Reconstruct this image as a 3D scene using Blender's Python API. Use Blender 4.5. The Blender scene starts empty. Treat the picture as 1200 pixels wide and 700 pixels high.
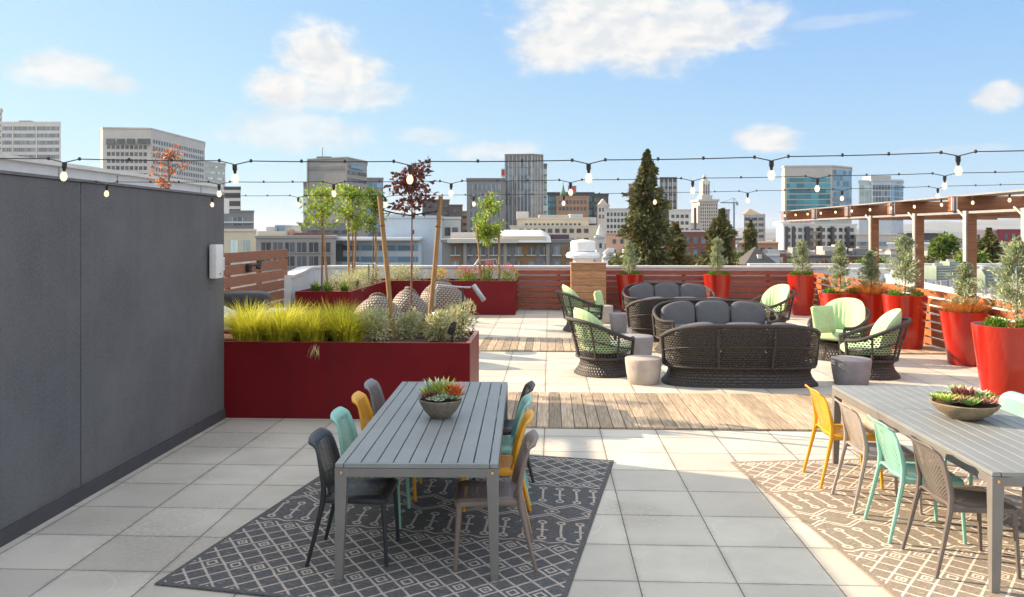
import bpy, bmesh, math, random
import numpy as np
from mathutils import Vector, Matrix
random.seed(7); rng = np.random.default_rng(7)
C = bpy.context.scene.collection
R = math.radians
PI = math.pi
TH = 0.0463                       # the terrace grid is turned this much from the view axis
EYE = 2.18; FOC = 950.0
def GR(u, v, z=None):             # terrace grid -> world
    x = u*math.cos(TH)+v*math.sin(TH); y = -u*math.sin(TH)+v*math.cos(TH)
    return (x, y) if z is None else (x, y, z)
def wx(px, Y): return (px-600.0)*Y/FOC        # survey helpers: measured bearings -> metres
def wz(py, Y): return EYE-(py-272.0)*Y/FOC

# ------------------------------------------------------------------ node expressions
class Ex:
    def __init__(s, nt, sock): s.nt, s.s = nt, sock
    def _b(s, op, o, sw=False):
        n = s.nt.nodes.new('ShaderNodeMath'); n.operation = op
        a, b = (o, s) if sw else (s, o)
        for i, q in enumerate((a, b)):
            if isinstance(q, Ex): s.nt.links.new(q.s, n.inputs[i])
            elif q is not None: n.inputs[i].default_value = float(q)
        return Ex(s.nt, n.outputs[0])
    def __add__(s, o): return s._b('ADD', o)
    __radd__ = __add__
    def __sub__(s, o): return s._b('SUBTRACT', o)
    def __rsub__(s, o): return s._b('SUBTRACT', o, True)
    def __mul__(s, o): return s._b('MULTIPLY', o)
    __rmul__ = __mul__
    def __truediv__(s, o): return s._b('DIVIDE', o)
    def gt(s, o): return s._b('GREATER_THAN', o)
    def lt(s, o): return s._b('LESS_THAN', o)
    def mx(s, o): return s._b('MAXIMUM', o)
    def mn(s, o): return s._b('MINIMUM', o)
    def _u(s, op):
        n = s.nt.nodes.new('ShaderNodeMath'); n.operation = op
        s.nt.links.new(s.s, n.inputs[0]); return Ex(s.nt, n.outputs[0])
    def abs(s): return s._u('ABSOLUTE')
    def fr(s): return s._u('FRACT')
    def fl(s): return s._u('FLOOR')
    def sqrt(s): return s._u('SQRT')
    def sin(s): return s._u('SINE')
    def at2(s, o): return s._b('ARCTAN2', o)
    def asin(s): return s._u('ARCSINE')
def ex_sep(nt, sock):
    n = nt.nodes.new('ShaderNodeSeparateXYZ'); nt.links.new(sock, n.inputs[0])
    return [Ex(nt, n.outputs[i]) for i in range(3)]
def ex_comb(nt, *a):
    n = nt.nodes.new('ShaderNodeCombineXYZ')
    for i, q in enumerate(a):
        if isinstance(q, Ex): nt.links.new(q.s, n.inputs[i])
        else: n.inputs[i].default_value = q
    return n.outputs[0]
def ex_noise(nt, vec, scale, detail=3, rough=.55, dist=0):
    n = nt.nodes.new('ShaderNodeTexNoise'); n.inputs['Scale'].default_value = scale
    n.inputs['Detail'].default_value = detail; n.inputs['Roughness'].default_value = rough
    n.inputs['Distortion'].default_value = dist
    if vec is not None: nt.links.new(vec, n.inputs['Vector'])
    return Ex(nt, n.outputs['Fac'])
def ex_white(nt, vec):
    n = nt.nodes.new('ShaderNodeTexWhiteNoise'); nt.links.new(vec, n.inputs['Vector'])
    return Ex(nt, n.outputs['Value'])
def smooth(nt, x, a, b, lo=0, hi=1):
    n = nt.nodes.new('ShaderNodeMapRange'); n.interpolation_type = 'SMOOTHSTEP'
    nt.links.new(x.s, n.inputs[0])
    for i, q in enumerate((a, b, lo, hi)): n.inputs[1+i].default_value = q
    return Ex(nt, n.outputs[0])
def mixc(nt, fac, a, b, mode='MIX'):
    n = nt.nodes.new('ShaderNodeMix'); n.data_type = 'RGBA'; n.blend_type = mode
    if isinstance(fac, Ex): nt.links.new(fac.s, n.inputs[0])
    else: n.inputs[0].default_value = fac
    for i, q in ((6, a), (7, b)):
        if isinstance(q, (tuple, list)): n.inputs[i].default_value = (*q[:3], 1)
        else: nt.links.new(q, n.inputs[i])
    return n.outputs[2]

MATS = {}
def new_mat(name):
    m = bpy.data.materials.new(name); m.use_nodes = True; MATS[name] = m
    return m, m.node_tree, m.node_tree.nodes['Principled BSDF']
def base_mat(name, col, rough=.6, metal=0, var=.12, vscale=6, bump=0, bscale=40, coat=0, island=0, trans=0, spec=None, col2=None, stretch=None, obj=0):
    """plain surface: noise-mottled colour, optional bump, per-leaf tint"""
    if name in MATS: return MATS[name]
    m, nt, p = new_mat(name)
    tc = nt.nodes.new('ShaderNodeTexCoord'); vec = tc.outputs['Object']
    if stretch:
        mp = nt.nodes.new('ShaderNodeMapping'); mp.inputs['Scale'].default_value = stretch
        nt.links.new(vec, mp.inputs[0]); vec = mp.outputs[0]
    n = ex_noise(nt, vec, vscale, 4, .6)
    f = smooth(nt, n, .3, .7)
    c = mixc(nt, f, [x*(1-var) for x in col], [min(1, x*(1+var)) for x in (col2 or col)])
    if island:
        g = nt.nodes.new('ShaderNodeNewGeometry')
        k = Ex(nt, g.outputs['Random Per Island'])
        c2 = nt.nodes.new('ShaderNodeHueSaturation'); nt.links.new(c, c2.inputs['Color'])
        nt.links.new((k*(island*2)+(1-island)).s, c2.inputs['Value'])
        nt.links.new(((k*7.3).fr()*.05+.475).s, c2.inputs['Hue'])
        c = c2.outputs[0]
    if obj:
        oi = nt.nodes.new('ShaderNodeObjectInfo'); k = Ex(nt, oi.outputs['Random'])
        c2 = nt.nodes.new('ShaderNodeHueSaturation'); nt.links.new(c, c2.inputs['Color'])
        nt.links.new((k*(obj*2)+(1-obj)).s, c2.inputs['Value']); c = c2.outputs[0]
    nt.links.new(c, p.inputs['Base Color'])
    nt.links.new((n*.16+(rough-.08)).s, p.inputs['Roughness'])
    p.inputs['Metallic'].default_value = metal
    if coat: p.inputs['Coat Weight'].default_value = coat; p.inputs['Coat Roughness'].default_value = .03
    if spec is not None: p.inputs['Specular IOR Level'].default_value = spec
    if bump:
        bn = ex_noise(nt, vec, bscale, 4, .6)
        b = nt.nodes.new('ShaderNodeBump'); b.inputs['Strength'].default_value = bump; b.inputs['Distance'].default_value = .02
        nt.links.new(bn.s, b.inputs['Height']); nt.links.new(b.outputs[0], p.inputs['Normal'])
    if trans:
        t = nt.nodes.new('ShaderNodeBsdfTranslucent'); nt.links.new(c, t.inputs[0])
        mx = nt.nodes.new('ShaderNodeMixShader'); mx.inputs[0].default_value = trans
        nt.links.new(p.outputs[0], mx.inputs[1]); nt.links.new(t.outputs[0], mx.inputs[2])
        out = [q for q in nt.nodes if q.type == 'OUTPUT_MATERIAL'][0]; nt.links.new(mx.outputs[0], out.inputs[0])
    return m
def holes(m, fac):
    """cut real see-through openings into a woven or perforated shell; fac 1 = hole"""
    nt = m.node_tree; p = nt.nodes['Principled BSDF']
    t = nt.nodes.new('ShaderNodeBsdfTransparent'); mx = nt.nodes.new('ShaderNodeMixShader')
    nt.links.new(fac.s, mx.inputs[0]); nt.links.new(p.outputs[0], mx.inputs[1]); nt.links.new(t.outputs[0], mx.inputs[2])
    out = [q for q in nt.nodes if q.type == 'OUTPUT_MATERIAL'][0]; nt.links.new(mx.outputs[0], out.inputs[0])

# ------------------------------------------------------------------ mesh builder
class MB:
    def __init__(s): s.v = []; s.f = []; s.uv = []
    def add(s, vs, fs, uvs=None):
        o = len(s.v); s.v += [tuple(q) for q in vs]; s.f += [tuple(i+o for i in f) for f in fs]
        s.uv += uvs if uvs else [(0, 0)]*len(vs); return s
    def box(s, c, d, rz=0, M=None, taper=1.0):
        hx, hy, hz = d[0]/2, d[1]/2, d[2]/2; vs = []
        for k, (sx, sy, sz) in enumerate([(-1,-1,-1),(1,-1,-1),(1,1,-1),(-1,1,-1),(-1,-1,1),(1,-1,1),(1,1,1),(-1,1,1)]):
            t = taper if sz < 0 else 1
            v = Vector((sx*hx*t, sy*hy*t, sz*hz))
            if M is not None: v = M @ v
            if rz: v = Matrix.Rotation(rz, 3, 'Z') @ v
            vs.append(v+Vector(c))
        return s.add(vs, [(3,2,1,0),(4,5,6,7),(0,1,5,4),(1,2,6,5),(2,3,7,6),(3,0,4,7)])
    def prism(s, poly, z0, z1):
        n = len(poly); A = sum(poly[i][0]*poly[(i+1)%n][1]-poly[(i+1)%n][0]*poly[i][1] for i in range(n))
        if A < 0: poly = poly[::-1]
        vs = [(x, y, z0) for x, y in poly]+[(x, y, z1) for x, y in poly]
        fs = [tuple(range(n-1, -1, -1)), tuple(range(n, 2*n))]+[(i, (i+1)%n, (i+1)%n+n, i+n) for i in range(n)]
        return s.add(vs, fs)
    def grid(s, fn, nu, nv, closed_u=False, flip=False, uv=None):
        """fn(i/nu, j/nv) -> point"""
        mu = nu if closed_u else nu+1; vs = []; us = []
        for j in range(nv+1):
            for i in range(mu):
                vs.append(fn(i/nu, j/nv)); us.append(uv(i/nu, j/nv) if uv else (i/nu, j/nv))
        fs = []
        for j in range(nv):
            for i in range(nu):
                a = j*mu+i; b = j*mu+(i+1) % mu
                q = (a, b, b+mu, a+mu); fs.append(q[::-1] if flip else q)
        return s.add(vs, fs, us)
    def lathe(s, prof, seg=32, c=(0,0,0), sx=1, sy=1, cap=True):
        vs = []; us = []
        for j, (r, z) in enumerate(prof):
            for i in range(seg):
                a = 2*PI*i/seg; vs.append((c[0]+r*sx*math.cos(a), c[1]+r*sy*math.sin(a), c[2]+z)); us.append((i/seg, z))
        fs = [(j*seg+i, j*seg+(i+1)%seg, (j+1)*seg+(i+1)%seg, (j+1)*seg+i) for j in range(len(prof)-1) for i in range(seg)]
        if cap:
            if prof[0][0] > 1e-4: fs.append(tuple(range(seg-1, -1, -1)))
            if prof[-1][0] > 1e-4: fs.append(tuple((len(prof)-1)*seg+i for i in range(seg)))
        return s.add(vs, fs, us)
    def tube(s, pts, r, seg=8, cap=True, flat=1.0):
        pts = [Vector(p) for p in pts]; n = len(pts)
        rs = r if isinstance(r, (list, tuple)) else [r]*n
        up = Vector((0,0,1)); vs = []; us = []; L = 0
        for k, p in enumerate(pts):
            t = (pts[min(k+1, n-1)]-pts[max(k-1, 0)]).normalized()
            u0 = up if abs(t.z) < .95 else Vector((0,1,0))
            a = t.cross(u0).normalized(); b = a.cross(t).normalized()
            if k: L += (p-pts[k-1]).length
            for i in range(seg):
                an = 2*PI*i/seg; vs.append(p+a*math.cos(an)*rs[k]+b*math.sin(an)*rs[k]*flat); us.append((i/seg, L))
        fs = [(k*seg+i, (k+1)*seg+i, (k+1)*seg+(i+1)%seg, k*seg+(i+1)%seg) for k in range(n-1) for i in range(seg)]
        if cap: fs += [tuple(range(seg)), tuple((n-1)*seg+i for i in range(seg-1, -1, -1))]
        return s.add(vs, fs, us)
    def build(s, name, mat, parent=None, loc=(0,0,0), rz=0, smooth=False, bevel=0, ang=40, fix=False):
        me = bpy.data.meshes.new(name); me.from_pydata(s.v, [], s.f)
        uvl = me.uv_layers.new(name='uv')
        if s.v:
            li = np.zeros(len(me.loops), dtype=np.int32); me.loops.foreach_get('vertex_index', li)
            uvl.data.foreach_set('uv', np.array(s.uv, dtype=np.float32)[li].ravel())
        if bevel or fix:
            bm = bmesh.new(); bm.from_mesh(me)
            if bevel:
                es = [e for e in bm.edges if len(e.link_faces) == 2 and e.calc_face_angle(0) > .6]
                bmesh.ops.bevel(bm, geom=es, offset=bevel, segments=2 if bevel > .004 else 1, profile=.6, affect='EDGES', clamp_overlap=True)
            bmesh.ops.recalc_face_normals(bm, faces=bm.faces)
            bm.to_mesh(me); bm.free()
        if smooth or bevel:
            me.polygons.foreach_set('use_smooth', [True]*len(me.polygons))
            me.set_sharp_from_angle(angle=R(ang))
        me.materials.append(mat)
        return link(name, me, parent, loc, rz)
def link(name, data, parent=None, loc=(0,0,0), rz=0):
    o = bpy.data.objects.new(name, data); C.objects.link(o)
    o.location = loc; o.rotation_euler = (0, 0, rz)
    if parent: o.parent = parent
    return o
def fastmesh(name, V, F, mat, parent=None, loc=(0,0,0), smooth=False):
    """V (n,3) float array, F (m,4) int array"""
    me = bpy.data.meshes.new(name); me.vertices.add(len(V)); me.vertices.foreach_set('co', V.astype(np.float32).ravel())
    me.loops.add(F.size); me.loops.foreach_set('vertex_index', F.astype(np.int32).ravel())
    me.polygons.add(len(F)); me.polygons.foreach_set('loop_start', np.arange(0, F.size, F.shape[1], dtype=np.int32))
    if smooth: me.polygons.foreach_set('use_smooth', [True]*len(F))
    me.update(); me.validate()
    me.materials.append(mat); return link(name, me, parent, loc)
def tag(o, label=None, cat=None, group=None, kind=None):
    if label: o['label'] = label
    if cat: o['category'] = cat
    if group: o['group'] = group
    if kind: o['kind'] = kind
    return o
def thing(name, label, cat, loc=(0,0,0), rz=0, group=None):
    return tag(link(name, None, None, loc, rz), label, cat, group)
def dup(root, loc, rz, label=None, group=None):
    r = root.copy(); C.objects.link(r); r.location = loc; r.rotation_euler = (0, 0, rz)
    if label: r['label'] = label
    if group: r['group'] = group
    for ch in list(root.children):
        c = ch.copy(); C.objects.link(c); c.parent = r
        for g in list(ch.children):
            d = g.copy(); C.objects.link(d); d.parent = c
    return r
def remat(root, frm, to):
    """give a copied thing another colour: single-user mesh with the other material"""
    for o in [root]+list(root.children)+[g for c in root.children for g in c.children]:
        if o.type == 'MESH' and o.data.materials and o.data.materials[0] == frm:
            key = o.data.name+to.name
            if key not in bpy.data.meshes:
                d = o.data.copy(); d.name = key; d.materials[0] = to
            o.data = bpy.data.meshes[key]

# ------------------------------------------------------------------ leaves
def unit(a): return a/np.maximum(np.linalg.norm(a, axis=1, keepdims=True), 1e-6)
def leaf_arrays(base, d, l, w, curl=0.0):
    n = len(base); d = unit(d); side = unit(np.cross(d, unit(rng.normal(size=(n, 3)))))
    nrm = np.cross(d, side); l = np.broadcast_to(l, (n,))[:, None]; w = np.broadcast_to(w, (n,))[:, None]
    mid = base+d*l*.5+nrm*l*curl
    V = np.stack([base, mid+side*w*.5, base+d*l, mid-side*w*.5], 1).reshape(-1, 3)
    return V, np.arange(4*n).reshape(-1, 4)
def leaves(name, base, d, l, w, mat, parent=None, curl=.08):
    V, F = leaf_arrays(base, d, l, w, curl); return fastmesh(name, V, F, mat, parent)
def blades(name, n, rad, h, lean, w, mat, parent=None, loc=(0,0,0)):
    """a tuft of long arching grass blades"""
    a = rng.uniform(0, 2*PI, n); r0 = rng.uniform(0, rad, n)
    base = np.stack([np.cos(a)*r0, np.sin(a)*r0, np.zeros(n)], 1)
    a2 = a+rng.normal(0, .5, n); out = np.stack([np.cos(a2), np.sin(a2), np.zeros(n)], 1)
    side = np.stack([-np.sin(a2), np.cos(a2), np.zeros(n)], 1)
    H = h*rng.uniform(.55, 1.1, n)[:, None]; Ln = lean*rng.uniform(.15, 1.1, n)[:, None]
    rows = []
    for k, t in enumerate((0, .35, .7, 1.0)):
        z = H*(t-.38*t*t*(Ln/lean)*1.2); x = Ln*t*t
        p = base+out*x; p[:, 2] += z[:, 0]
        ww = w*(1-t*.93)/2
        rows += [p-side*ww, p+side*ww]
    V = np.stack(rows, 1).reshape(-1, 3); F = []
    for k in range(3): F.append(np.array([2*k, 2*k+1, 2*k+3, 2*k+2]))
    F = (np.arange(n)[:, None, None]*8+np.array(F)[None]).reshape(-1, 4)
    o = fastmesh(name, V, F, mat, parent, loc); return o
def blob_pts(n, c, r, shell=.5):
    d = unit(rng.normal(size=(n, 3))); q = rng.uniform(shell, 1, n)[:, None]**.6
    return np.array(c)+d*q*np.array(r), d

# ------------------------------------------------------------------ materials
M = {}
M['red'] = base_mat('planter_red_paint', (.14,.004,.008), .45, var=.14, vscale=1.2, coat=.0, spec=.22, bump=.03, bscale=3)
M['pot'] = base_mat('pot_red_lacquer', (.35,.013,.005), .35, var=.05, vscale=2, coat=.9, spec=.2)
M['black'] = base_mat('black_metal', (.018,.018,.02), .45)
M['alu'] = base_mat('grey_metal', (.45,.46,.47), .38, metal=.9)
M['white'] = base_mat('white_metal', (.72,.73,.74), .45, var=.05)
M['brass'] = base_mat('brass', (.75,.48,.14), .3, metal=1)
M['soil'] = base_mat('bark_mulch', (.10,.055,.03), .95, var=.5, vscale=60, bump=1, bscale=90)
M['table'] = base_mat('table_grey', (.215,.235,.235), .42, var=.07, vscale=3, bump=.05, bscale=200)
M['tableedge'] = base_mat('table_frame_grey', (.17,.165,.16), .42, var=.06)
M['cedar'] = base_mat('cedar_boards', (.36,.18,.085), .55, var=.3, vscale=5, stretch=(1,1,14), bump=.1, bscale=30, obj=.15)
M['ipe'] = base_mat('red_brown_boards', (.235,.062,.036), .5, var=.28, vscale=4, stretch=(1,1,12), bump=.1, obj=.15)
M['fencelit'] = base_mat('sunlit_tone_boards', (.42,.13,.045), .5, var=.25, vscale=4, stretch=(1,1,12), bump=.1, obj=.15)  # back fence boards again, with the sun's orange put into the colour
M['beam'] = base_mat('stained_timber', (.27,.11,.048), .5, var=.28, vscale=3, stretch=(.3,1,8), bump=.1)
M['stake'] = base_mat('pine_stake', (.30,.17,.07), .75, var=.25, vscale=8, stretch=(6,6,.6), bump=.3)
M['bark'] = base_mat('tree_bark', (.16,.10,.06), .9, var=.3, vscale=14, bump=.5)
M['barkred'] = base_mat('slim_red_bark', (.23,.11,.075), .8, var=.2, vscale=14, bump=.3)
M['conc'] = base_mat('cast_concrete', (.40,.355,.32), .8, var=.12, vscale=5, bump=.2, bscale=30)
M['concgrey'] = base_mat('dark_cast_concrete', (.25,.24,.255), .8, var=.1, vscale=5, bump=.2, bscale=30)
M['coping'] = base_mat('white_coping', (.66,.66,.65), .6, var=.06, vscale=3)
M['parapet'] = base_mat('white_render', (.62,.64,.67), .85, var=.06, vscale=2, bump=.15)
M['greencush'] = base_mat('green_cushion_fabric', (.43,.60,.34), .9, var=.06, vscale=8, bump=.25, bscale=260)
M['pillowgreen'] = base_mat('lime_pillow_fabric', (.42,.60,.30), .9, var=.08, vscale=18, bump=.25, bscale=260)
M['greycush'] = base_mat('charcoal_cushion_fabric', (.105,.11,.125), .92, var=.08, vscale=8, bump=.25, bscale=260)
M['rim'] = base_mat('dark_wicker_rim', (.04,.034,.032), .5, var=.3, vscale=60, bump=.6, bscale=120)
M['lime'] = base_mat('lime_grass_blades', (.57,.56,.045), .6, island=.5, trans=.3, var=.15)
M['sage'] = base_mat('sage_leaves', (.50,.51,.28), .7, island=.35, trans=.25, var=.15)
M['leaf'] = base_mat('young_green_leaves', (.27,.38,.045), .55, island=.4, trans=.4)
M['leafdk'] = base_mat('mid_green_leaves', (.15,.23,.04), .6, island=.4, trans=.3)
M['redleaf'] = base_mat('burgundy_leaves', (.11,.035,.028), .5, island=.45, trans=.3)
M['orangeleaf'] = base_mat('orange_autumn_leaves', (.50,.17,.07), .6, island=.4, trans=.35)
M['needle'] = base_mat('blue_green_needles', (.38,.45,.27), .7, island=.35, trans=.2)
M['needledk'] = base_mat('dark_fir_needles', (.15,.155,.055), .8, island=.5, trans=.12)
M['needlebr'] = base_mat('olive_fir_needles', (.20,.16,.05), .8, island=.5, trans=.12)
M['moss'] = base_mat('green_mound_leaves', (.13,.26,.02), .6, island=.35, trans=.3)
M['copper'] = base_mat('copper_sedge_blades', (.66,.30,.08), .7, island=.35, trans=.3)
M['pink'] = base_mat('pink_flowers', (.52,.15,.13), .7, island=.3, trans=.3)
M['strap'] = base_mat('green_strap_leaves', (.13,.22,.04), .6, island=.35, trans=.3)

def paver_material():
    m, nt, p = new_mat('concrete_pavers'); tc = nt.nodes.new('ShaderNodeTexCoord')
    x, y, z = ex_sep(nt, tc.outputs['Object'])
    a = (x-.554)/.61; b = (y-5.09)/.595
    fa, fb = a.fr(), b.fr()
    ea = (fa-.5).abs(); eb = (fb-.5).abs()
    cell = ex_comb(nt, a.fl(), b.fl(), 0.0)
    w1 = ex_white(nt, cell)
    n1 = ex_noise(nt, tc.outputs['Object'], 1.6, 5, .6); n2 = ex_noise(nt, tc.outputs['Object'], 26, 4, .65)
    n3 = ex_noise(nt, tc.outputs['Object'], .45, 3, .5)
    c = mixc(nt, w1, (.47,.45,.385), (.61,.585,.50))
    c = mixc(nt, smooth(nt, n1, .35, .7)*.42, c, (.36,.34,.30))
    c = mixc(nt, smooth(nt, n2, .3, .8)*.16, c, (.60,.58,.54))
    # shallow water marks left by drying puddles, different on each slab
    dx = (fa-.5+(w1-.5)*.4); dy = (fb-.5-(w1-.5)*.3)
    rr = (dx*dx+dy*dy).sqrt()+ (n1-.5)*.25
    ring = smooth(nt, (rr-.36).abs(), .015, .0)*smooth(nt, w1, .55, .7)
    c = mixc(nt, ring*.5, c, (.66,.65,.62))
    stain = smooth(nt, n3, .52, .66)*smooth(nt, n2, .3, .6)
    c = mixc(nt, stain*.5, c, (.30,.27,.23))
    c = mixc(nt, smooth(nt, ea.mx(eb), .43, .5)*smooth(nt, n2+n1, .8, 1.15)*.45, c, (.25,.225,.19))
    joint = (ea.gt(.4945)).mx(eb.gt(.495))
    c = mixc(nt, joint, c, (.055,.05,.045))
    nt.links.new(c, p.inputs['Base Color']); p.inputs['Roughness'].default_value = .72
    h = smooth(nt, ea.mx(eb), .475, .498, 1, 0)+n2*.06+w1*.05
    bp = nt.nodes.new('ShaderNodeBump'); bp.inputs['Strength'].default_value = .35; bp.inputs['Distance'].default_value = .006
    nt.links.new(h.s, bp.inputs['Height']); nt.links.new(bp.outputs[0], p.inputs['Normal'])
    return m
M['paver'] = paver_material()
def deck_material():
    m, nt, p = new_mat('weathered_deck_boards'); tc = nt.nodes.new('ShaderNodeTexCoord')
    x, y, z = ex_sep(nt, tc.outputs['Object'])
    g = nt.nodes.new('ShaderNodeNewGeometry'); k = Ex(nt, g.outputs['Random Per Island'])
    v = ex_comb(nt, x*60, y*3, k*40)
    n = ex_noise(nt, v, 1, 4, .6)
    c = mixc(nt, smooth(nt, n, .3, .7), (.25,.19,.125), (.48,.385,.27))
    hs = nt.nodes.new('ShaderNodeHueSaturation'); nt.links.new(c, hs.inputs['Color']); nt.links.new((k*.75+.62).s, hs.inputs['Value'])
    nt.links.new(hs.outputs[0], p.inputs['Base Color']); p.inputs['Roughness'].default_value = .75
    bp = nt.nodes.new('ShaderNodeBump'); bp.inputs['Strength'].default_value = .3; bp.inputs['Distance'].default_value = .004
    nt.links.new(n.s, bp.inputs['Height']); nt.links.new(bp.outputs[0], p.inputs['Normal'])
    return m
M['deck'] = deck_material()
def stucco_material():
    m, nt, p = new_mat('dark_grey_stucco'); tc = nt.nodes.new('ShaderNodeTexCoord'); o = tc.outputs['Object']
    x, y, z = ex_sep(nt, o)
    n1 = ex_noise(nt, o, 1.3, 5, .65); n2 = ex_noise(nt, o, 48, 4, .75)
    st = ex_noise(nt, ex_comb(nt, x*3, y*9, z*.5), 1, 4, .6)
    c = mixc(nt, smooth(nt, n1, .3, .75), (.085,.086,.095), (.132,.133,.141))
    c = mixc(nt, smooth(nt, st, .5, .72)*.22, c, (.155,.16,.175))
    c = mixc(nt, smooth(nt, n2, .35, .65)*.55, c, (.17,.17,.178))
    nt.links.new(c, p.inputs['Base Color']); p.inputs['Roughness'].default_value = .85
    bp = nt.nodes.new('ShaderNodeBump'); bp.inputs['Strength'].default_value = .5; bp.inputs['Distance'].default_value = .006
    nt.links.new((n2+n1*.6).s, bp.inputs['Height']); nt.links.new(bp.outputs[0], p.inputs['Normal'])
    return m
M['stucco'] = stucco_material()
def rug_material(name, dark, line, wear):
    """woven geometric rug: lattice ends, hexagon bands and bone-shaped motifs; s across, t along (metres)"""
    m, nt, p = new_mat(name); tc = nt.nodes.new('ShaderNodeTexCoord'); o = tc.outputs['Object']
    s, t, z = ex_sep(nt, o)
    wob = ex_noise(nt, o, 9, 2, .5); s = s+(wob-.5)*.012; t = t+(wob-.5)*.012
    def tri(q): return ((q.fr()-.5).abs()*2)          # 0..1 zigzag
    def line_at(d, w): return smooth(nt, d.abs(), w, w*.45)
    P = .168; Q = .18
    a = s/P+t/Q; b = s/P-t/Q
    la = line_at((a.fr()-.5), .085); lb = line_at((b.fr()-.5), .085)
    lat = la.mx(lb)
    ca = a.fr()-.5; cb = b.fr()-.5
    dd = ((a+.5).fr()-.5).abs().mx(((b+.5).fr()-.5).abs())     # distance from the centre of a cell
    chk = (((a+.5).fl()+(b+.5).fl())*.5).fr().gt(.25)
    chk = ((((a+.5).fl()-(b+.5).fl())*.25).fr()).lt(.1)
    small = smooth(nt, (dd-.22).abs(), .075, .04)
    hollow = smooth(nt, dd, .10, .05)
    lat = lat.mx(small*chk).mx(hollow*chk*(ex_white(nt, ex_comb(nt, (a+.5).fl(), (b+.5).fl(), 0.0)).gt(.45)))
    # hexagon band around t=tc
    def hexband(tc_):
        q = tri(s/.29)
        e = (t-tc_).abs()
        l1 = line_at(e-(q*.11+.045), .013)
        l2 = line_at(e-(q*.11+.085), .012)
        cell = (s/.29+.0).fr()-.5
        dm = (cell.abs()*.29+e)
        d1 = line_at(dm-.062, .010); d2 = smooth(nt, dm, .03, .015)
        return (l1.mx(l2).mx(d1).mx(d2))*e.lt(.215)
    def bones(tc_):
        e = t-tc_; cs = ((s/.14).fr()-.5)*.14
        tilt = cs+e*.16
        stem = line_at(tilt, .013)*e.abs().lt(.135)
        rr = (tilt*tilt+((e.abs()-.155)*(e.abs()-.155))).sqrt()
        ring = line_at(rr-.026, .013)
        alt = (((s/.14).fl())*.5).fr().gt(.25)
        cross = line_at(e, .013)*tilt.abs().lt(.045)*alt
        return stem.mx(ring).mx(cross)*e.abs().lt(.20)
    mid = bones(1.41).mx(hexband(1.81)).mx(bones(2.21))
    mid = mid.mx(line_at((t-1.17)-(tri(s/.168)*.035), .012)).mx(line_at((t-2.44)-(tri(s/.168)*.035), .012))
    inmid = t.gt(1.15)*t.lt(2.48)
    pat = lat*(1-inmid)+mid*inmid
    border = (s.gt(.035)*s.lt(2.475)*t.gt(.035)*t.lt(3.295))
    pat = pat*border
    fib = ex_noise(nt, ex_comb(nt, s*40, t*260, 0.0), 1, 3, .6)
    fib2 = ex_noise(nt, ex_comb(nt, s*14, t*60, 0.0), 1, 3, .6)
    pat = pat*smooth(nt, fib2, .30, .52, .35, 1)
    c = mixc(nt, smooth(nt, fib, .3, .7), [q*.62 for q in dark], [q*1.5 for q in dark])
    c = mixc(nt, smooth(nt, fib2, .55, .75)*wear, c, line)
    c = mixc(nt, pat*.92, c, line)
    nt.links.new(c, p.inputs['Base Color']); p.inputs['Roughness'].default_value = .95; p.inputs['Specular IOR Level'].default_value = .15
    bp = nt.nodes.new('ShaderNodeBump'); bp.inputs['Strength'].default_value = .5; bp.inputs['Distance'].default_value = .004
    nt.links.new((fib+pat*.8).s, bp.inputs['Height']); nt.links.new(bp.outputs[0], p.inputs['Normal'])
    return m
M['rug'] = rug_material('charcoal_rug', (.10,.103,.105), (.50,.455,.40), .42)
M['rugtaupe'] = rug_material('taupe_rug', (.26,.22,.175), (.76,.68,.58), .4)
def weave_material(name, col, pu, pv, hole, dark=None, see=True):
    """wicker: over-under strands in UV metres; see-through between strands"""
    m, nt, p = new_mat(name); uvn = nt.nodes.new('ShaderNodeUVMap'); uvn.uv_map = 'uv'
    u, v, _ = ex_sep(nt, uvn.outputs[0])
    a = u/pu; b = v/pv
    row = (b.fl()*.5).fr().gt(.25)
    a2 = a+row*.5
    ea = (a2.fr()-.5).abs(); eb = (b.fr()-.5).abs()
    h = smooth(nt, eb, .5, .2)*smooth(nt, ea, .52, .15)
    n = ex_noise(nt, uvn.outputs[0], 30, 3, .6)
    c = mixc(nt, smooth(nt, h, .0, .8), [q*.22 for q in col], col)
    c = mixc(nt, smooth(nt, n, .5, .8)*.5, c, [min(1, q*1.7) for q in col])
    nt.links.new(c, p.inputs['Base Color']); p.inputs['Roughness'].default_value = .5
    bp = nt.nodes.new('ShaderNodeBump'); bp.inputs['Strength'].default_value = .9; bp.inputs['Distance'].default_value = .01
    nt.links.new(h.s, bp.inputs['Height']); nt.links.new(bp.outputs[0], p.inputs['Normal'])
    if see:
        # diamonds between crossing strands
        dd = ea*1.0+(.5-eb)*1.0
        holes(m, smooth(nt, (.5-ea).abs()+(.5-eb).abs(), hole, hole*.75))
    return m
M['wicker'] = weave_material('dark_wicker_weave', (.035,.03,.028), .050, .034, .66)
M['wickerclosed'] = weave_material('dark_wicker_base', (.05,.043,.04), .05, .03, .2, see=False)
M['wickersofa'] = weave_material('dark_wicker_back', (.045,.037,.033), .046, .032, .42)
M['wickerpale'] = weave_material('taupe_wicker', (.30,.25,.20), .085, .05, .30)
def plastic(name, col):
    m = base_mat(name, col, .38, var=.04, vscale=4, spec=.4); return m
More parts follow.
